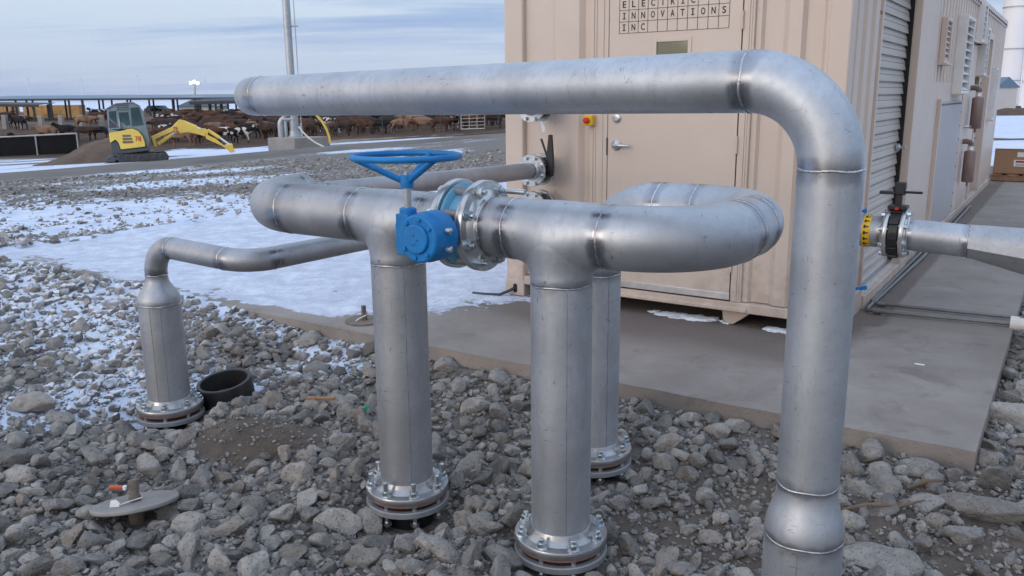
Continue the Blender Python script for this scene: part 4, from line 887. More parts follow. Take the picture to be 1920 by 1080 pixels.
def rock_label(x, y):
    b_ = min(LM_, key=lambda q: math.hypot(x-q[1].x, y-q[1].y)); d = math.hypot(x-b_[1].x, y-b_[1].y)
    if d < b_[2]: return 'rough grey rock lying close round the foot of the '+b_[0]
    if math.hypot(x+1.27, y-3.90) < .75: return 'rough grey rock lying round the low brown mound'
    if math.hypot(x-WELLP.x, y-WELLP.y) < .5: return 'rough grey rock lying round the rusty disc on the gravel'
    t, n = TN(x, y)
    if n > -2.0 and t < 1.0: return 'rough grey rock lying along the front edge of the slab'
    if x < -1.0: return 'rough grey rock in the open rubble on the left'
    if x < .4: return 'rough grey rock in the rubble at the bottom of the picture'
    return 'rough grey rock in the rubble on the right'
def snow_at(x, y): return float(zones(np.array([x]), np.array([y]))[0][0])
for i in BIG:
    x, y, r_ = rocks[i]; o = place(meshes[i % 16], 'rock', None, Matrix.Translation((x, y, gz(x, y)+r_*RNG.uniform(.12, .42))) @ Matrix(rotm(RNG).tolist()).to_4x4() @ Matrix.Scale(r_*1.06, 4))
    tag(o, rock_label(x, y), 'rock', 'loose rocks on the gravel')
for i, (u, v, r_, pr_, tw, lb) in enumerate(SPEC):
    p = gpx(u, v); o = place(meshes[(i*5+3) % 16], 'rock', None, Matrix.Translation((p.x, p.y, p.z+r_*.22)) @ Matrix.Rotation(-tw, 4, 'Z') @ Matrix.Rotation(.15*((i % 3)-1), 4, 'Y') @ Matrix.Diagonal((r_*pr_[0], r_*pr_[1]*1.15, r_*pr_[2]*1.3, 1)))
    tag(o, lb, 'rock', 'loose rocks on the gravel')
def merged(name, items, tpl, lift, lab):
    Vs, Qs, ti, si = [], [], [], []; off = 0; xs_ = np.array([p[0] for p in items]); ys_ = np.array([p[1] for p in items]); zs_ = ground(xs_, ys_); sn_ = zones(xs_, ys_)[0]
    for j, (x, y, r_) in enumerate(items):
        V_, Q = tpl[RNG.integers(len(tpl))]; P = (V_ @ rotm(RNG).T)*r_; P[:, 0] += x; P[:, 1] += y; P[:, 2] += zs_[j]+r_*RNG.uniform(*lift)
        Vs.append(P); Qs.append(Q+off); off += len(P); ti.append(np.full(len(P), RNG.uniform())); si.append(np.full(len(P), sn_[j]))
    me = bpy.data.meshes.new(name); set_mesh(me, np.concatenate(Vs), np.concatenate(Qs))
    for nm, a in (('tint', ti), ('snow', si)):
        at_ = me.attributes.new(nm, 'FLOAT', 'POINT'); at_.data.foreach_set('value', np.concatenate(a).astype(np.float32))
    me.set_sharp_from_angle(angle=R(28)); me.materials.append(M['rock']); o = bpy.data.objects.new(name, me); COL.objects.link(o); tag(o, lab, 'gravel', None, 'stuff')
merged('gravel', [rocks[i] for i in range(near_n) if i not in BIG and rocks[i][2] > .04], T2, (.05, .5), 'grey broken stone and rubble covering the ground round the pipes')
merged('small_gravel', [rocks[i] for i in range(near_n) if i not in BIG and rocks[i][2] <= .04], T1, (.05, .55), 'smaller stones filling the gaps between the rocks')
merged('chippings', small, T0, (.0, .5), 'tiny stone chips scattered between the rocks')
merged('far_gravel', mid, T0, (-.25, .3), 'stones poking through the snow between the slab and the road')
# ------------------------------------------------------------------ small things on the gravel
p = RINGP; RG = MB().lathe(Vector((p.x, p.y, p.z-.06)), Vector((-.10, -.14, 1)), [(0, .132), (0, .152), (.16, .153), (.165, .150), (.165, .134), (.16, .131), (0, .131)], 56); tag(RG.build('pipe_ring', 'black_dirty', bev=.002), 'short black plastic pipe ring lying half sunk in the stones', 'ring')
ear = MB(); b_ = bmesh.new(); bmesh.ops.create_icosphere(b_, subdivisions=3, radius=1); ear.add([Vector((p.x, p.y, p.z-.01))+Vector((v.co.x*.13, v.co.y*.13, v.co.z*.03+.012*noise.noise(v.co*4))) for v in b_.verts], [tuple(q.index for q in f.verts) for f in b_.faces]); b_.free(); tag(ear.build('earth_fill', 'soil'), 'brown earth lying inside the black ring', 'earth', None, 'stuff')
p = WELLP; WT = thing('disc_plate', (p.x, p.y, p.z), 'rusty round steel disc with an upright threaded stub, standing on the rubble', 'plate'); ax = Vector((-.10, .22, 1)).normalized(); c = Vector((p.x, p.y, p.z+.075))
MB().lathe(c, ax, [(0, 0), (0, .168), (.004, .172), (.014, .172), (.018, .168), (.018, 0)], 56).build('disc', 'plate', WT, bev=.001); MB().lathe(c-dZ*.12, dZ, [(0, .032), (.12, .032)], 20).build('under_pipe', 'rust', WT)
MB().lathe(c+ax*.018, ax, [(0, .024), (.022, .024), (.024, .019), (.05, .019), (.052, .021), (.088, .021), (.088, 0)], 20).build('stub', 'rust', WT)
q = c+Vector((-.055, -.03, .095)); MB().box(q, .055, .02, .015, Vector((1, .1, -.10)).normalized()).build('tag', 'orange', WT, bev=.004)
MB().box(q+Vector((.032, .003, -.003)), .012, .016, .014).build('tag', 'white', WT)
MB().prism([c+Vector(k) for k in ((-.075, -.07, .018), (-.035, -.075, .02), (-.03, -.07, .045), (-.045, -.068, .058), (-.068, -.066, .052))], (0, .004, 0)).build('paper_tag', 'white', WT); MB().sweep([c+Vector((-.035, -.07, .035)), c+Vector((.0, -.03, .035)), c+Vector((.03, .0, .034))], .0025, 6).build('tie', 'white', WT)
p = gpx(603, 764); tag(MB().box((p.x, p.y, p.z+.055), .155, .022, .012, Vector((.99, .03, -.03)).normalized()).build('wood_stick', 'wood', bev=.002), 'flat sliver of orange brown wood on the stones', 'stick')
p = gpx(688, 792); g_ = MB().sweep([(p.x, p.y, p.z+.02), (p.x-.012, p.y, p.z+.05), (p.x-.004, p.y, p.z+.085), (p.x+.02, p.y+.01, p.z+.088)], [.007, .011, .009, .005], 8); tag(g_.build('strap', 'green'), 'scrap of green strap among the stones', 'strap')
pa, pb = gpx(1578, 968), gpx(1730, 966); tag(MB().sweep([pa+dZ*.03, pa.lerp(pb, .3)+dZ*.05, pa.lerp(pb, .7)+dZ*.04, pb+dZ*.065], [.006, .008, .007, .004], 8).build('twig', 'twig'), 'dry brown twig on the earth right of the tall riser', 'twig')
pa, pb = gpx(1700, 922), gpx(1765, 912); tag(MB().sweep([pa+dZ*.015, pa.lerp(pb, .5)+dZ*.035, pb+dZ*.03], [.006, .011, .006], 8).build('twig', 'twig'), 'short weathered stick on the earth below the slab corner', 'twig')
p = gpx(262, 795)
wr = MB().sweep([p+Vector((math.cos(a)*.032, 0, math.sin(a)*.04+.03)) for a in np.linspace(-.3, 3.6, 14)], .0028, 6); tag(wr.build('wire', 'wire'), 'left loop of thin yellow wire below the flange of the low pipe', 'wire', 'wire loops')
p = gpx(300, 800); wr = MB().sweep([p+Vector((math.cos(a)*.04, 0, math.sin(a)*.04+.03)) for a in np.linspace(-.3, 3.3, 14)], .0028, 6); tag(wr.build('wire', 'wire'), 'right loop of thin yellow wire below the flange of the low pipe', 'wire', 'wire loops')
tag(MB().box(W(.56, -.25, .004), .05, .02, .003, dA, dB).build('paper_scrap', 'white'), 'scrap of white paper lying on the bare concrete slab', 'paper')
# ------------------------------------------------------------------ excavator
EB = gpx(262, 302); EY = EB.y-.75
def xp(X, Y_, y=None): return at(180+X/6.857, 180+Y_/6.857, EY if y is None else y)
EV = Vector((EB.x, EB.y, 0)).normalized()
EX = thing('excavator', (EB.x, EB.y, EB.z), 'small yellow tracked excavator with a grey cab, its boom stretched to the right', 'excavator')
def plate(name, mat, pts, off, thick, par, bev=.01): return MB().prism([xp(*q)+EV*off for q in pts], EV*thick).build(name, mat, par, bev=bev)
body = plate('body', 'yellow', [(165, 470), (390, 430), (470, 418), (545, 452), (602, 520), (630, 600), (635, 655), (320, 690), (290, 602), (250, 562), (205, 592), (180, 602)], 0, 1.5, EX, .03)
for y0 in (500, 540, 580): plate('louvre', 'rust', [(338, y0), (445+(y0-500)*.4, y0-4), (452+(y0-500)*.4, y0+24), (346, y0+30)], -.012, .014, body, 0)
letters('78', xp(540, 552)+EV*-.012, .26, Vector((1, 0, 0)), Vector((0, 0, 1)), body, 'red', .004, 'number')
plate('counterweight', 'dark', [(183, 612), (252, 575), (290, 612), (318, 698), (640, 662), (690, 660), (690, 706), (420, 740), (205, 752)], .04, 1.42, EX, .03)
cab = plate('cab', 'cab', [(135, 160), (250, 96), (420, 84), (470, 82), (562, 128), (612, 205), (690, 560), (682, 665), (640, 655), (632, 600), (604, 520), (548, 450), (470, 415), (390, 428), (168, 448), (150, 330)], .12, 1.25, EX, .03)
for nm, mt, pts in (('window', 'glass', [(165, 200), (252, 192), (268, 368), (170, 285)]), ('lower_panel', 'dark', [(165, 298), (268, 384), (270, 405), (172, 415)]), ('window', 'glass', [(288, 212), (413, 208), (440, 372), (388, 382), (302, 310)]), ('door_window', 'glass', [(440, 152), (553, 142), (610, 376), (462, 386)])):
    plate(nm, mt, pts, .106, .016, cab, 0)
gr = plate('vent_grille', 'dark', [(258, 98), (412, 94), (416, 188), (270, 192)], .106, .016, cab, 0)
for i in range(4): plate('slat', 'cab', [(262+i*2, 112+i*22), (412, 109+i*22), (413, 117+i*22), (263+i*2, 120+i*22)], .096, .02, gr, 0)
plate('roof', 'cab', [(118, 165), (250, 92), (420, 78), (475, 76), (566, 124), (566, 136), (470, 90), (252, 106), (135, 172)], .06, 1.36, EX, .01)
plate('handrail', 'pole', [(285, 300), (300, 300), (318, 440), (300, 440)], .05, .03, cab, 0)
plate('engine_cover', 'cab', [(150, 415), (295, 405), (300, 440), (390, 425), (390, 440), (165, 472)], -.005, 1.4, EX, .02)
BC = .62
boom = plate('boom', 'yellow', [(715, 528), (980, 410), (1075, 312), (1110, 308), (1145, 350), (1335, 428), (1425, 478), (1422, 528), (1290, 492), (1180, 470), (1100, 486), (1070, 456), (1010, 458), (830, 532), (742, 578)], BC, .26, EX, .015)
letters('78', xp(1028, 428)+EV*(BC-.012), .20, Vector((1, 0, 0)), Vector((0, 0, 1)), boom, 'red', .004, 'number')
def cyl(name, a, b_, r_, mat, par): return MB().sweep([xp(*a)+EV*(BC+.13), xp(*b_)+EV*(BC+.13)], r_, 12).build(name, mat, par)
cyl('cylinder', (812, 628), (985, 505), .075, 'yellow', EX); cyl('rod', (985, 505), (1040, 466), .04, 'silver', EX); cyl('cylinder', (1125, 335), (1305, 408), .075, 'yellow', EX); cyl('rod', (1305, 408), (1385, 440), .04, 'silver', EX)
plate('swing_bracket', 'yellow', [(715, 530), (760, 555), (795, 660), (760, 662), (728, 590)], BC-.06, .38, EX, .01)
plate('arm', 'yellow', [(1338, 424), (1420, 424), (1470, 452), (1450, 505), (1560, 560), (1660, 640), (1705, 652), (1700, 690), (1640, 652), (1440, 562), (1420, 505), (1345, 440)], BC+.02, .22, EX, .012)
cyl('cylinder', (1455, 448), (1610, 545), .07, 'yellow', EX); cyl('rod', (1610, 545), (1745, 640), .04, 'silver', EX)
cyl('hydraulic_hose', (1345, 470), (1480, 478), .03, 'black', EX); cyl('hydraulic_hose', (1480, 478), (1560, 540), .03, 'black', EX)
plate('bucket', 'yellow', [(1690, 640), (1772, 622), (1785, 690), (1815, 715), (1760, 742), (1700, 690)], BC-.1, .5, EX, .01)
for s_, nm in ((-.02, 1), (1.12, 2)):
    pts = []
    for a in np.linspace(math.pi/2, 3*math.pi/2, 10): pts.append((330+52*math.cos(a), 800-52*math.sin(a)))
    for a in np.linspace(-math.pi/2, math.pi/2, 10): pts.append((880+48*math.cos(a), 785-48*math.sin(a)))
    tr = plate('track', 'rubber', pts, s_, .38, EX, .01); 
    for X_ in (335, 420, 500, 590, 680, 780, 875): c = xp(X_, 800-15*(X_-330)/550)+EV*(s_-.012); MB().lathe(c, EV, [(0, 0), (0, .11 if X_ not in (335, 875) else .16), (.02, .13 if X_ not in (335, 875) else .18)], 16).build('roller', 'dark', tr)
plate('undercarriage', 'dark', [(400, 735), (760, 720), (800, 800), (400, 820)], .35, .8, EX, .01)
plate('blade', 'dark', [(150, 790), (280, 790), (240, 850), (105, 858)], .0, 1.5, EX, .01)
# ------------------------------------------------------------------ mounds, bunk, fences
def mound(name, prof, y, depth, mat, label, cat, seed=0, snow=False):   # ridge following a profile of pixels, real depth
    n = len(prof); m_ = 13; vs = []
    top = [at(u, v, y) for u, v in prof]
    for i, p in enumerate(top):
        for j in range(m_):
            f_ = j/(m_-1)*2-1; q = Vector((p.x, y+f_*depth, 0)); g_ = gz(q.x, q.y); h = max(p.z-gz(p.x, y), .02)
            k_ = max(0, 1-abs(f_))**1.0; q.z = g_-.05+h*k_*(1+.25*noise.noise(Vector((q.x*1.3+seed, q.y*1.3, 0))))+.07*noise.noise(q*2.5); vs.append(q)
    return tag(MB().add(vs, [(i*m_+j, (i+1)*m_+j, (i+1)*m_+j+1, i*m_+j+1) for i in range(n-1) for j in range(m_-1)]).build(name, mat, sharp=80), label, cat)
EYC = EB.y
def fine(pf, k): 
    us = np.linspace(pf[0][0], pf[-1][0], k); return list(zip(us, np.interp(us, [q[0] for q in pf], [q[1] for q in pf])))
mound('earth_heap', fine([(92, 302), (110, 296), (135, 284), (160, 272), (180, 262), (203, 254), (225, 250), (250, 258), (280, 280), (310, 300)], 34), EYC+2.6, 2.4, 'soil', 'heap of dark brown earth right behind the yellow excavator', 'earth heap')
mound('earth_berm', fine([(570, 268), (600, 263), (650, 260), (700, 258), (760, 256), (830, 252), (900, 249), (960, 247)], 30), 58.0, 3.2, 'soil_light', 'low brown berm along the foot of the pen fence', 'earth bank', 4)
mound('earth_bank', fine([(0, 226), (60, 228), (140, 229), (200, 226), (300, 214), (330, 212), (400, 224)], 30), 92.0, 5, 'soil', 'long brown bank inside the far left pen', 'earth bank', 9)
def post_line(name, pts, h, label, rails, r_=.045, mat='pole', cat='fence', rr=.022, panel=None):
    T_ = thing(name, pts[0], label, cat)
    for p in pts: MB().sweep([p-dZ*.2, p+dZ*h], r_, 8).build('post', mat, T_)
    for z in rails: MB().sweep([p+dZ*z for p in pts], rr, 6).build('rail', mat, T_)
    if panel: 
        m_ = MB()
        for a, b_ in zip(pts[:-1], pts[1:]): m_.hexa([a+dZ*.02+Vector((0, .1, 0)), b_+dZ*.02+Vector((0, .1, 0)), b_+dZ*.02+Vector((0, .16, 0)), a+dZ*.02+Vector((0, .16, 0)), a+dZ*panel+Vector((0, .1, 0)), b_+dZ*panel+Vector((0, .1, 0)), b_+dZ*panel+Vector((0, .16, 0)), a+dZ*panel+Vector((0, .16, 0))])
        m_.build('dark_backdrop', 'backdrop', T_, sharp=20)  # black sheet added as a backdrop, standing in for the dark pen interior
    return T_
fy = 60.0
def fp(u, v): return gpx(u, v)
fl = [gpx(u, v) for u, v in ((-70, 296), (-2, 294), (71, 291), (148, 288))]
fl = [Vector((p.x, p.y, gz(p.x, p.y))) for p in fl]
post_line('pipe_fence', fl, (255-0) and 1.45, 'white pipe fence with an added black sheet for the dark interior, in front of the pen at far left', [1.43], .055, 'pole', rr=.055, panel=1.36)
pf = [gpx(u, v) for u, v in ((150, 272), (240, 270), (330, 267), (420, 265), (520, 262), (634, 257), (718, 254), (757, 252), (827, 249), (862, 247.5))]
post_line('cable_fence', pf, 1.55, 'long wire fence on thin posts holding back the cattle', [.35, .65, .95, 1.25, 1.5], .04, 'roofdark', rr=.012)
GA, GB = gpx(865, 247.5), gpx(909, 246); gtz = thing('pen_gate', GA, 'white tubular gate in the pen fence near the container', 'gate')
MB().sweep([GA+dZ*.2, GA+dZ*1.45, GB+dZ*1.45, GB+dZ*.2, GA+dZ*.2], .045, 8).build('gate_frame', 'pole', gtz)
for z in (.45, .7, .95, 1.2): MB().sweep([GA+dZ*z, GB+dZ*z], .025, 6).build('bar', 'pole', gtz)
for k_ in (.35, .68): q = GA.lerp(GB, k_); MB().sweep([q+dZ*.2, q+dZ*1.45], .025, 6).build('brace', 'pole', gtz)
pf = [gpx(u, v) for u, v in ((911, 246), (935, 245), (965, 244), (1000, 242))]; post_line('cable_fence', pf, 1.5, 'short wire fence between the white gate and the container', [.35, .65, .95, 1.25], .04, 'roofdark', rr=.012)
# feed bunk stanchions
for i, u in enumerate((9, 42, 77, 115, 152, 190)):
    p = at(u, 226, 88); p.z = gz(p.x, p.y); tp = at(u, 215.5, 88).z; MB_ = MB().box((p.x, p.y, (p.z+tp)/2), .45, .5, max(.3, tp-p.z)); tag(MB_.build('bunk_block', 'concrete', bev=.04), ['first', 'second', 'third', 'fourth', 'fifth', 'sixth'][i]+' pale block from the left in the row of the far left pen', 'block', 'pale blocks in the far pen')
# ------------------------------------------------------------------ sheds, bales, far buildings
def shed(name, u0, u1, v0, v1, y, dep, label, posts, fall=.9, thick=.28, mat='roofblue'):
    a, b_ = at(u0, v0, y), at(u1, v1, y); T_ = thing(name, (a.x, y, gz(a.x, y)), label, 'shed')
    MB().hexa([a, b_, b_+Vector((0, dep, fall)), a+Vector((0, dep, fall)), a+dZ*.06, b_+dZ*.06, b_+Vector((0, dep, fall+.06)), a+Vector((0, dep, fall+.06))]).build('roof', mat, T_, sharp=20)
    MB().hexa([a-dZ*thick, b_-dZ*thick, b_+Vector((0, .2, -thick)), a+Vector((0, .2, -thick)), a-dZ*.004, b_-dZ*.004, b_+Vector((0, .2, -.004)), a+Vector((0, .2, -.004))]).build('eaves_beam', 'roofdark', T_, sharp=20)
    for u in posts:
        k_ = (u-u0)/(u1-u0); t_ = a.lerp(b_, k_); 
        for dy in (.3, dep-.5):
            MB().sweep([Vector((t_.x, y+dy, gz(t_.x, y+dy)-.1)), Vector((t_.x, y+dy, t_.z-thick*.5+fall*dy/dep))], .13, 8).build('post', 'roofdark', T_)
    return T_
shed('feed_shed', -60, 700, 186.5, 181.0, 112, 9, 'very long open cattle shed with a thin blue grey roof on dark posts', [-20, 26, 58, 92, 126, 152, 190, 236, 277, 321, 330, 371, 412, 440, 520, 600, 680], .42, .22)
shed('feed_shed', 355, 560, 191.5, 186, 98, 5, 'shorter darker shed roof in front of the long cattle shed', [368, 390, 402, 425, 500], .3, .3, 'roofdark')
shed('feed_shed', -50, 71, 195.5, 197, 104, 4, 'low dark shed roof at the left edge below the long roof', [-20, 20, 60], .2, .25, 'roofdark')
for i, (u0, u1, v, lb) in enumerate(((-12, 22, 196, 'stack of straw bales at the left edge under the long roof'), (42, 148, 197.5, 'long stack of straw bales seen between the shed posts'))):
    a, b_ = at(u0, v, 132), at(u1, v, 132); m_ = MB(); k_ = max(2, int((b_.x-a.x)/1.25)); h = (a.z-gz(a.x, 132)+.3)
    for c in range(k_):
        for r_ in range(3): x0 = a.x+(b_.x-a.x)*c/k_; w_ = (b_.x-a.x)/k_; zz0 = gz(a.x, 132)-.3+h*r_/3; j_ = .1*math.sin(c*7+r_*3); m_.hexa([Vector(q) for q in ((x0, 132+j_, zz0), (x0+w_*.97, 132+j_, zz0), (x0+w_*.97, 134, zz0), (x0, 134, zz0), (x0, 132+j_, zz0+h/3*.97), (x0+w_*.97, 132+j_, zz0+h/3*.97), (x0+w_*.97, 134, zz0+h/3*.97), (x0, 134, zz0+h/3*.97))])
    tag(m_.build('bale_stack', 'hay', sharp=20), lb, 'bales')
PB = at(333, 207, 170); pv = thing('pale_barn', (PB.x, 170, gz(PB.x, 170)), 'pale low barn seen between the posts left of the pipe', 'barn'); z0 = gz(PB.x, 170); a, b_ = at(335, 200, 170), at(402, 200, 170)
MB().hexa([Vector((a.x, 170, z0)), Vector((b_.x, 170, z0)), Vector((b_.x, 178, z0)), Vector((a.x, 178, z0)), Vector((a.x, 170, a.z)), Vector((b_.x, 170, a.z)), Vector((b_.x, 178, a.z)), Vector((a.x, 178, a.z))]).build('wall', 'pale', pv, sharp=20)
MB().prism([Vector((a.x-.5, 169.6, a.z)), Vector(((a.x+b_.x)/2, 169.6, a.z+1.6)), Vector((b_.x+.5, 169.6, a.z))], (0, 9, 0)).build('roof', 'roofblue', pv, sharp=20)
for i, (u, lb) in enumerate(((288, 'left one of two tiny dark cars far beyond the sheds'), (301, 'right one of two tiny dark cars far beyond the sheds'))):
    p = at(u, 207.5, 160); z0 = gz(p.x, 160); T_ = thing('parked_car', (p.x, 160, z0), lb, 'car', 'far parked cars')
    MB().prism([Vector((p.x-1.1+x, 160, z0+z)) for x, z in ((-.7, .35), (2.0+.7, .35), (2.7, .8), (1.9, .95), (1.4, 1.45), (.1, 1.45), (-.4, .95), (-.7, .9))], (0, 1.7, 0)).build('body', 'dark', T_, bev=.05)
    MB().prism([Vector((p.x-1.1+x, 159.98, z0+z)) for x, z in ((-.2, .98), (1.6, .98), (1.3, 1.38), (.15, 1.38))], (0, .03, 0)).build('window', 'glass', T_)
    for x in (-.1, 2.0): MB().lathe(Vector((p.x-1.1+x, 159.95, z0+.32)), (0, 1, 0), [(0, 0), (0, .32), (.2, .32), (.2, 0)], 16).build('wheel', 'black', T_)
for k_, (u, vb_, vh, ph, lb) in enumerate(((52, 181, 147, .3, 'leftmost of the four distant wind turbines'), (152, 181, 146, .1, 'second distant wind turbine from the left'), (257, 180, 142, .75, 'third distant wind turbine, above the excavator'), (384, 179, 149, .15, 'distant wind turbine right of the lit floodlight'))):
    y = 2600+90*k_; h = at(u, vh, y); g0 = gz(h.x, y); T_ = thing('wind_turbine', (h.x, y, g0), lb, 'wind turbine', 'wind turbines on the horizon'); r_ = 1.0
    MB().sweep([Vector((h.x, y, g0)), Vector((h.x, y, h.z-1.5))], [2.6, 1.7], 12).build('tower', 'turb', T_); MB().box((h.x, y+1, h.z), 3.4, 9, 3.6).build('nacelle', 'turb', T_, bev=.5)
    for j in range(3):
        a = ph+2*math.pi*j/3; d = Vector((math.sin(a), 0, math.cos(a))); s_ = Vector((d.z, 0, -d.x)); o = Vector((h.x, y-5, h.z))
        MB().prism([o+d*1+s_*-1.0, o+d*8+s_*-2.0, o+d*30+s_*-.6, o+d*31+s_*.2, o+d*8+s_*1.2, o+d*1+s_*1.0], (0, .9, 0)).build('blade', 'turb', T_)
q = at(365, 216, 120); z0 = gz(q.x, 120); lt = at(365, 160, 120); T_ = thing('floodlight_mast', (q.x, 120, z0), 'pole with a bright white lit floodlight cluster above the shed roof', 'floodlight')
MB().sweep([Vector((q.x, 120, z0)), lt], [.16, .11], 10).build('pole', 'galv', T_); 
for dx, dz_ in ((-.45, .35), (.05, .5), (.5, .3)):
    hd = MB().box(lt+Vector((dx, 0, dz_)), .42, .3, .42).build('lamp_head', 'galv', T_, bev=.05); MB().box(lt+Vector((dx, -.165, dz_)), .36, .02, .36).build('lamp_glass', 'lamp', hd)
# ------------------------------------------------------------------ mast on its concrete block
BK = gpx(553, 281); by = BK.y; bl = at(503, 281, by); br = at(612, 279, by); bt = at(553, 258, by).z; bz = BK.z
tag(MB().hexa([Vector((bl.x, by, bz-.2)), Vector((at(560, 281, by).x, by-.7, bz-.2)), Vector((br.x, by+.9, bz-.2)), Vector((bl.x+.6, by+1.6, bz-.2)), Vector((bl.x, by, bt)), Vector((at(560, 281, by).x, by-.7, bt)), Vector((br.x, by+.9, bt)), Vector((bl.x+.6, by+1.6, bt))]).build('concrete_block', 'concrete', bev=.02, sharp=20), 'pale concrete block beyond the road carrying the tall mast', 'block')
my = by+.5; mb0 = at(553, 258, my); mb0.z = bt; MT = thing('vent_mast', mb0, 'tall galvanised mast rising from the concrete block beyond the road', 'mast'); mtop = mb0+dZ*12
MB().sweep([mb0, mb0+dZ*2.6, mb0+dZ*2.62, mtop], [.20, .20, .175, .165], 20).build('pole', 'galv', MT); MB().lathe(mb0, dZ, [(0, 0), (0, .33), (.05, .33), (.05, .25), (.3, .22)], 20).build('base_plate', 'galv', MT)
for z in (4.9, 8.2): MB().lathe(mb0+dZ*z, dZ, [(0, .18), (0, .21), (.06, .21), (.06, .18)], 18).build('clamp', 'galv', MT)
MB().sweep([mb0+Vector((.34, -.05, .1)), mb0+Vector((.36, -.05, 12))], .022, 6).build('thin_tube', 'galv', MT); MB().sweep([mb0+dZ*4.9+Vector((.1, -.05, .03)), mb0+dZ*4.9+Vector((.5, -.05, .03))], .03, 6).build('bracket', 'galv', MT)
pb = at(528, 257, my); pb.z = bt; MB().sweep([pb, pb+dZ*.55]+arc(pb+dZ*.85, dZ, Vector((1, 0, 0)), .28, 8)+[pb+Vector((.55, 0, .85))], .15, 16).build('elbow_pipe', 'galv', MT)
MB().sweep([mb0+Vector((-.36, -.1, 0)), mb0+Vector((-.36, -.1, 1.1))], .07, 10).build('riser', 'galv', MT); MB().sweep([mb0+Vector((-.55, -.12, .82)), mb0+Vector((.05, -.12, .82))], .09, 10).build('cross_pipe', 'galv', MT)
MB().box(mb0+Vector((-.30, -.15, 1.05)), .28, .2, .22).build('valve_box', 'galv', MT, bev=.03)
wp = at(566, 262, my+.4); wp.z = gz(wp.x, wp.y); MB().sweep([wp, wp+dZ*1.2], .05, 8).build('marker_post', 'white'); tag(bpy.data.objects['marker_post'], 'short white post beside the foot of the tall mast', 'post')
hy = my-.2; MBh = MB().sweep([at(u, v, hy) for u, v in ((583, 205), (594, 217), (604, 228), (612, 242), (617, 256), (619, 268))], .055, 8); tag(MBh.build('hose', 'yellow'), 'yellow hose arching down to the ground right of the mast', 'hose')
MBh = MB().sweep([at(u, v, my-.9) for u, v in ((560, 237), (567, 247), (578, 258), (592, 268), (608, 276), (622, 278))], .04, 8); tag(MBh.build('hose', 'pvc'), 'cream hose trailing from the mast over the concrete block', 'hose')
# ------------------------------------------------------------------ cattle
def cow_mesh(head, seed):
    J = [((-.80, 0, 1.02), .23, .27), ((-.45, 0, 1.05), .27, .31), ((0, 0, 1.00), .31, .34), ((.42, 0, 1.03), .27, .33), ((.70, 0, 1.10), .19, .25)]; E_ = [(0, 1), (1, 2), (2, 3), (3, 4)]
    def addn(p, rx, ry, frm): J.append((p, rx, ry)); E_.append((frm, len(J)-1)); return len(J)-1
    if head == 'up': n_ = addn((.98, 0, 1.33), .13, .18, 4); h_ = addn((1.18, 0, 1.45), .125, .15, n_); z_ = addn((1.38, 0, 1.30), .085, .09, h_); hz, hx = 1.50, 1.16
    elif head == 'level': n_ = addn((1.02, 0, 1.12), .13, .17, 4); h_ = addn((1.25, 0, 1.14), .125, .15, n_); z_ = addn((1.48, 0, 1.0), .085, .09, h_); hz, hx = 1.20, 1.22
    else: n_ = addn((1.0, 0, .82), .13, .17, 4); h_ = addn((1.18, 0, .52), .12, .14, n_); z_ = addn((1.30, 0, .28), .085, .09, h_); hz, hx = .58, 1.22
    for s in (-1, 1): addn((hx-.04, s*.24, hz), .03, .045, h_)
    for x, hip, kx, fx in ((-.70, 0, -.86, -.78), (.46, 3, .48, .46)):
        for s in (-1, 1):
            o = .07*s*(1 if x < 0 else -1); a = addn((x, s*.19, .72), .10, .14, hip); k_ = addn((kx+o, s*.19, .42), .055, .065, a); addn((fx+o, s*.19, .03), .05, .06, k_)
    t_ = addn((-.98, 0, 1.05), .04, .04, 0); addn((-1.03, .0, .55), .03, .03, t_)
    me = bpy.data.meshes.new('cow'); me.from_pydata([j[0] for j in J], E_, []); o = bpy.data.objects.new('cow', me); COL.objects.link(o)
    mo = o.modifiers.new('skin', 'SKIN'); mo.use_smooth_shade = True
    for i, (p, rx, ry) in enumerate(J): sv = me.skin_vertices[0].data[i]; sv.radius = (rx, ry); sv.use_root = (i == 2)
    su = o.modifiers.new('sub', 'SUBSURF'); su.levels = su.render_levels = 2
    r_ = evalmesh(o); bpy.data.objects.remove(o); r_.shade_smooth(); return r_
POSE = {h: cow_mesh(h, 0) for h in ('up', 'level', 'down')}; CM = {}
for h, me in POSE.items():
    for c in ('brown', 'tan', 'dark', 'black', 'pied'):
        m2 = me.copy(); m2.materials.clear(); m2.materials.append(M['cow_'+c]); CM[h, c] = m2
def cow(p, c, pose, ang, s, label):
    o = place(CM[pose, c], 'cow', None, Matrix.Translation(p) @ Matrix.Rotation(ang, 4, 'Z') @ Matrix.Scale(s, 4)); tag(o, label, 'cow', 'cattle in the feedlot pens')
PI = math.pi
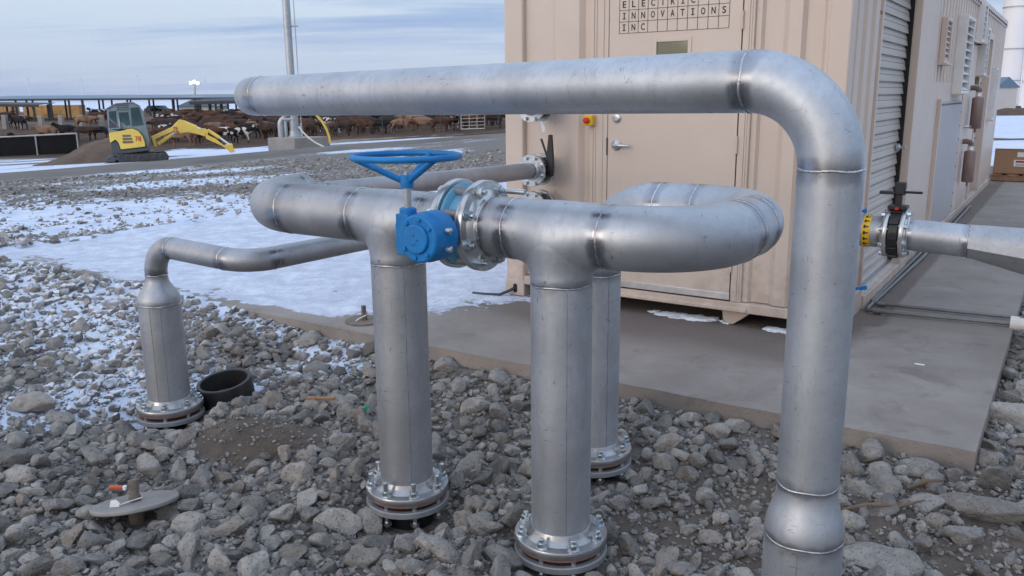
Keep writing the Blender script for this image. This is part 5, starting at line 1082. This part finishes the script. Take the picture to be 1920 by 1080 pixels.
front = [(340, 277, 'tan', 'down', PI, 'tan cow seen under the peak of the excavator boom'), (392, 272, 'brown', 'level', 0, 'brown cow seen between the boom and its earth bank'), (424, 270, 'pied', 'level', PI, 'black and white cow above the bucket end of the excavator'), (456, 268, 'pied', 'up', 0, 'black and white cow under the end of the overhead pipe'),
 (478, 256, 'tan', 'level', .2, 'pale brown cow standing left of the concrete block'), (508, 260, 'brown', 'level', PI, 'reddish cow just above the concrete block'), (582, 258, 'brown', 'down', -1.9, 'brown cow facing the fence right of the mast'), (620, 254, 'tan', 'level', 1.2, 'orange brown cow behind the arching yellow hose'),
 (645, 255, 'dark', 'level', 0, 'dark grey brown cow right of the yellow hose'), (682, 253, 'brown', 'level', PI, 'brown cow above the left rim of the blue handwheel'), (714, 251, 'black', 'level', 0, 'wholly black cow behind the fence above the blue handwheel'), (753, 250, 'tan', 'up', 0, 'tan cow facing right above the middle of the blue handwheel'),
 (797, 248, 'tan', 'level', PI, 'tan cow facing left above the right part of the handwheel'), (828, 247, 'brown', 'level', 0, 'brown cow left of the white gate'), (852, 245, 'pied', 'up', -1.2, 'black and white cow next to the gate post'), (883, 243, 'brown', 'level', PI, 'brown cow behind the white gate'), (925, 242, 'dark', 'level', 0, 'dark cow between the white gate and the container'),
 (18, 287, 'black', 'up', -1.3, 'black cow at the left edge behind the white pipe fence'), (45, 285, 'black', 'up', -1.8, 'black cow behind the middle of the white pipe fence'), (100, 284, 'black', 'level', 0, 'black cow behind the right half of the white pipe fence'), (90, 264, 'tan', 'level', PI, 'tan cow above the white pipe fence'), (128, 262, 'black', 'up', PI, 'black cow with raised head above the white pipe fence'), (160, 264, 'dark', 'level', 0, 'dark cow above the heap of earth'), (188, 262, 'black', 'level', PI, 'black cow against the left side of the excavator cab')]
for u, v, c, ps, a, lb in front: p = gpx(u, v); cow(p, c, ps, a, .93+.1*math.sin(u), lb)
rg = random.Random(3); occ = [(gpx(u, v).x, gpx(u, v).y) for u, v, *_ in front]
def herd(n, u0, u1, y0, y1, where):
    k_ = 0; tries = 0
    while k_ < n and tries < 4000:
        tries += 1; y = rg.uniform(y0, y1); u = rg.uniform(u0, u1); x = at(u, 230, y).x
        if any((x-a)**2+(y-b_)**2 < 2.6 for a, b_ in occ): continue
        occ.append((x, y)); c = rg.choices(['brown', 'dark', 'tan', 'black', 'pied'], [6, 5, 2, 3, 1])[0]; k_ += 1
        cow(Vector((x, y, gz(x, y))), c, rg.choice(['up', 'level', 'level', 'down']), rg.choice([0, PI])+rg.uniform(-.6, .6), rg.uniform(.9, 1.08), {'brown': 'brown', 'dark': 'dark brown', 'tan': 'tan', 'black': 'black', 'pied': 'black and white'}[c]+' cow in the crowd '+where)
herd(46, 300, 470, 68, 96, 'behind the excavator boom'); herd(9, 0, 205, 84, 106, 'left of the excavator cab'); herd(58, 470, 700, 66, 92, 'behind the fence left of the black cow'); herd(42, 700, 950, 66, 90, 'behind the fence towards the gate')
# ------------------------------------------------------------------ far right: silos, barn, box on its pallet
for i, (u0, u1, y, h, lb) in enumerate(((1862, 1906, 74, 15, 'nearer tall white silo rising behind the end of the container'), (1893, 1935, 86, 15, 'farther white silo cut by the right edge'))):
    a, b_ = at(u0, 212, y), at(u1, 212, y); c = (a+b_)/2; r_ = (b_-a).length/2; z0 = gz(c.x, y); T_ = thing('silo', (c.x, y, z0), lb, 'silo', 'white silos')
    MB().lathe(Vector((c.x, y, z0)), dZ, [(0, r_*1.02), (.15, r_), (h, r_), (h+.1, r_*.96), (h+1.6, 0)], 40).build('tank', 'silo', T_)
    for z in (2.6, 5.2, 8.6): MB().lathe(Vector((c.x, y, z0+z)), dZ, [(0, r_), (0, r_+.07), (.08, r_+.07), (.08, r_)], 40).build('band', 'pole', T_)
    MB().sweep([Vector((c.x+r_*.5, y-r_*.95, z0+.2)), Vector((c.x+r_*.5, y-r_*.95, z0+h))], .06, 8).build('drain_line', 'silo', T_)
    MB().box((c.x+r_*.3, y-r_*1.05, z0+.35), .7, .3, .35).build('outlet', 'dark', T_, bev=.04)
bn = at(1915, 205, 110); z0 = gz(bn.x, 110); T_ = thing('yellow_barn', (bn.x+4, 110, z0), 'yellow boarded barn with a blue roof at the right edge', 'barn'); z1 = at(1910, 158, 110).z; zr = at(1925, 128, 110).z; x0 = at(1903, 190, 110).x
MB().hexa([Vector((x0, 110, z0)), Vector((x0+12, 110, z0)), Vector((x0+12, 122, z0)), Vector((x0, 122, z0)), Vector((x0, 110, z1)), Vector((x0+12, 110, z1)), Vector((x0+12, 122, z1)), Vector((x0, 122, z1))]).build('wall', 'barn', T_, sharp=20)
MB().prism([Vector((x0-.4, 109.5, z1)), Vector((x0-.4, 122.5, z1)), Vector((x0-.4, 116, zr+2))], (13, 0, 0)).build('roof', 'roofblue', T_, sharp=20)
sk = at(1872, 212, 66); z0 = gz(sk.x, 66); T_ = thing('small_shed', (sk.x, 66, z0), 'small grey hut with a teal roof at the foot of the silo', 'shed'); MB().box((sk.x, 66, z0+1.0), 1.6, 1.6, 2.0).build('wall', 'pale', T_); zt = z0+2.0
MB().prism([Vector((sk.x-.95, 65.1, zt)), Vector((sk.x+.95, 65.1, zt)), Vector((sk.x, 65.1, zt+.8))], (0, 1.8, 0)).build('roof', 'roofblue', T_, sharp=20)
bx0 = W(.02, 11.75, 0); PLT = thing('pallet', bx0, 'wooden pallet under the big cardboard box beyond the container', 'pallet')
for n_ in (11.55, 12.0, 12.45): MB().bx(-.02, 1.35, n_-.05, n_+.05, .012, .10).build('runner', 'wood', PLT)
for i in range(6): MB().bx(-.02+i*.24, .15+i*.24, 11.48, 12.52, .1005, .122).build('board', 'wood', PLT)
cb = MB().bx(.0, 1.33, 11.52, 12.48, .124, .56).build('cardboard_box', 'card', bev=.02); tag(cb, 'big brown cardboard box with white labels and a black strap, snow on top', 'box')
MB().bx(.30, .52, 11.514, 11.5185, .26, .37).build('label', 'white', cb); MB().bx(.33, .49, 11.511, 11.5135, .325, .358).build('label_print', 'red', cb); MB().bx(.33, .49, 11.511, 11.5135, .275, .305).build('label_print', 'galv', cb); MB().bx(.34, .44, 11.514, 11.5185, .42, .50).build('label', 'white', cb)
MB().bx(.62, .645, 11.511, 11.518, .124, .562).build('strap', 'black', cb); sm = MB(); nn = 14
sm.add([W(-.02+1.37*i/nn, 11.5+1.0*j/nn, .558+.07*(1-(2*i/nn-1)**4)*(1-(2*j/nn-1)**4)*(1+.5*noise.noise(Vector((i*.5, j*.5, 3))))) for i in range(nn+1) for j in range(nn+1)], [(i*(nn+1)+j, (i+1)*(nn+1)+j, (i+1)*(nn+1)+j+1, i*(nn+1)+j+1) for i in range(nn) for j in range(nn)]); sm.build('snow_cover', 'snowlump', cb)
for i, (u, v, w_, lb) in enumerate(((1902, 216, 3.2, 'dark earth ridge on the snow below the yellow barn'), (1895, 262, 1.8, 'dark wheel rut ridge across the snow field at the right edge'))):
    p = gpx(u, v); mm = MB(); k_ = 18
    vs = [Vector((p.x+(i2/k_-.5)*w_*4, p.y+(j2/6-.5)*w_*.7, 0)) for i2 in range(k_+1) for j2 in range(7)]
    for q in vs: q.z = gz(q.x, q.y)-.04+max(0, 1-abs((q.y-p.y)/(w_*.36)))*(.5 if i == 0 else .10)*(1+.6*noise.noise(q*.9))
    tag(mm.add(vs, [(a*7+b_, (a+1)*7+b_, (a+1)*7+b_+1, a*7+b_+1) for a in range(k_) for b_ in range(6)]).build('earth_ridge', 'soil', sharp=80), lb, 'earth bank')
# ------------------------------------------------------------------ haze
m = bpy.data.materials.new('haze'); m.use_nodes = True; nt = m.node_tree; N = nt.nodes; L = nt.links; N.clear()
o_ = nd('ShaderNodeOutputMaterial'); pv_ = nd('ShaderNodeVolumePrincipled'); pv_.inputs['Color'].default_value = (.86, .90, 1, 1); pv_.inputs['Density'].default_value = .00009; L.new(pv_.outputs[0], o_.inputs['Volume']); M['haze'] = m
hz = MB().hexa([Vector((x, y, z)) for z in (-6, 130) for x, y in ((-3300, -3300), (3300, -3300), (3300, 3300), (-3300, 3300))]).build('haze', 'haze', smooth=False); tag(hz, 'thin winter haze over the plain', None, None, 'stuff')
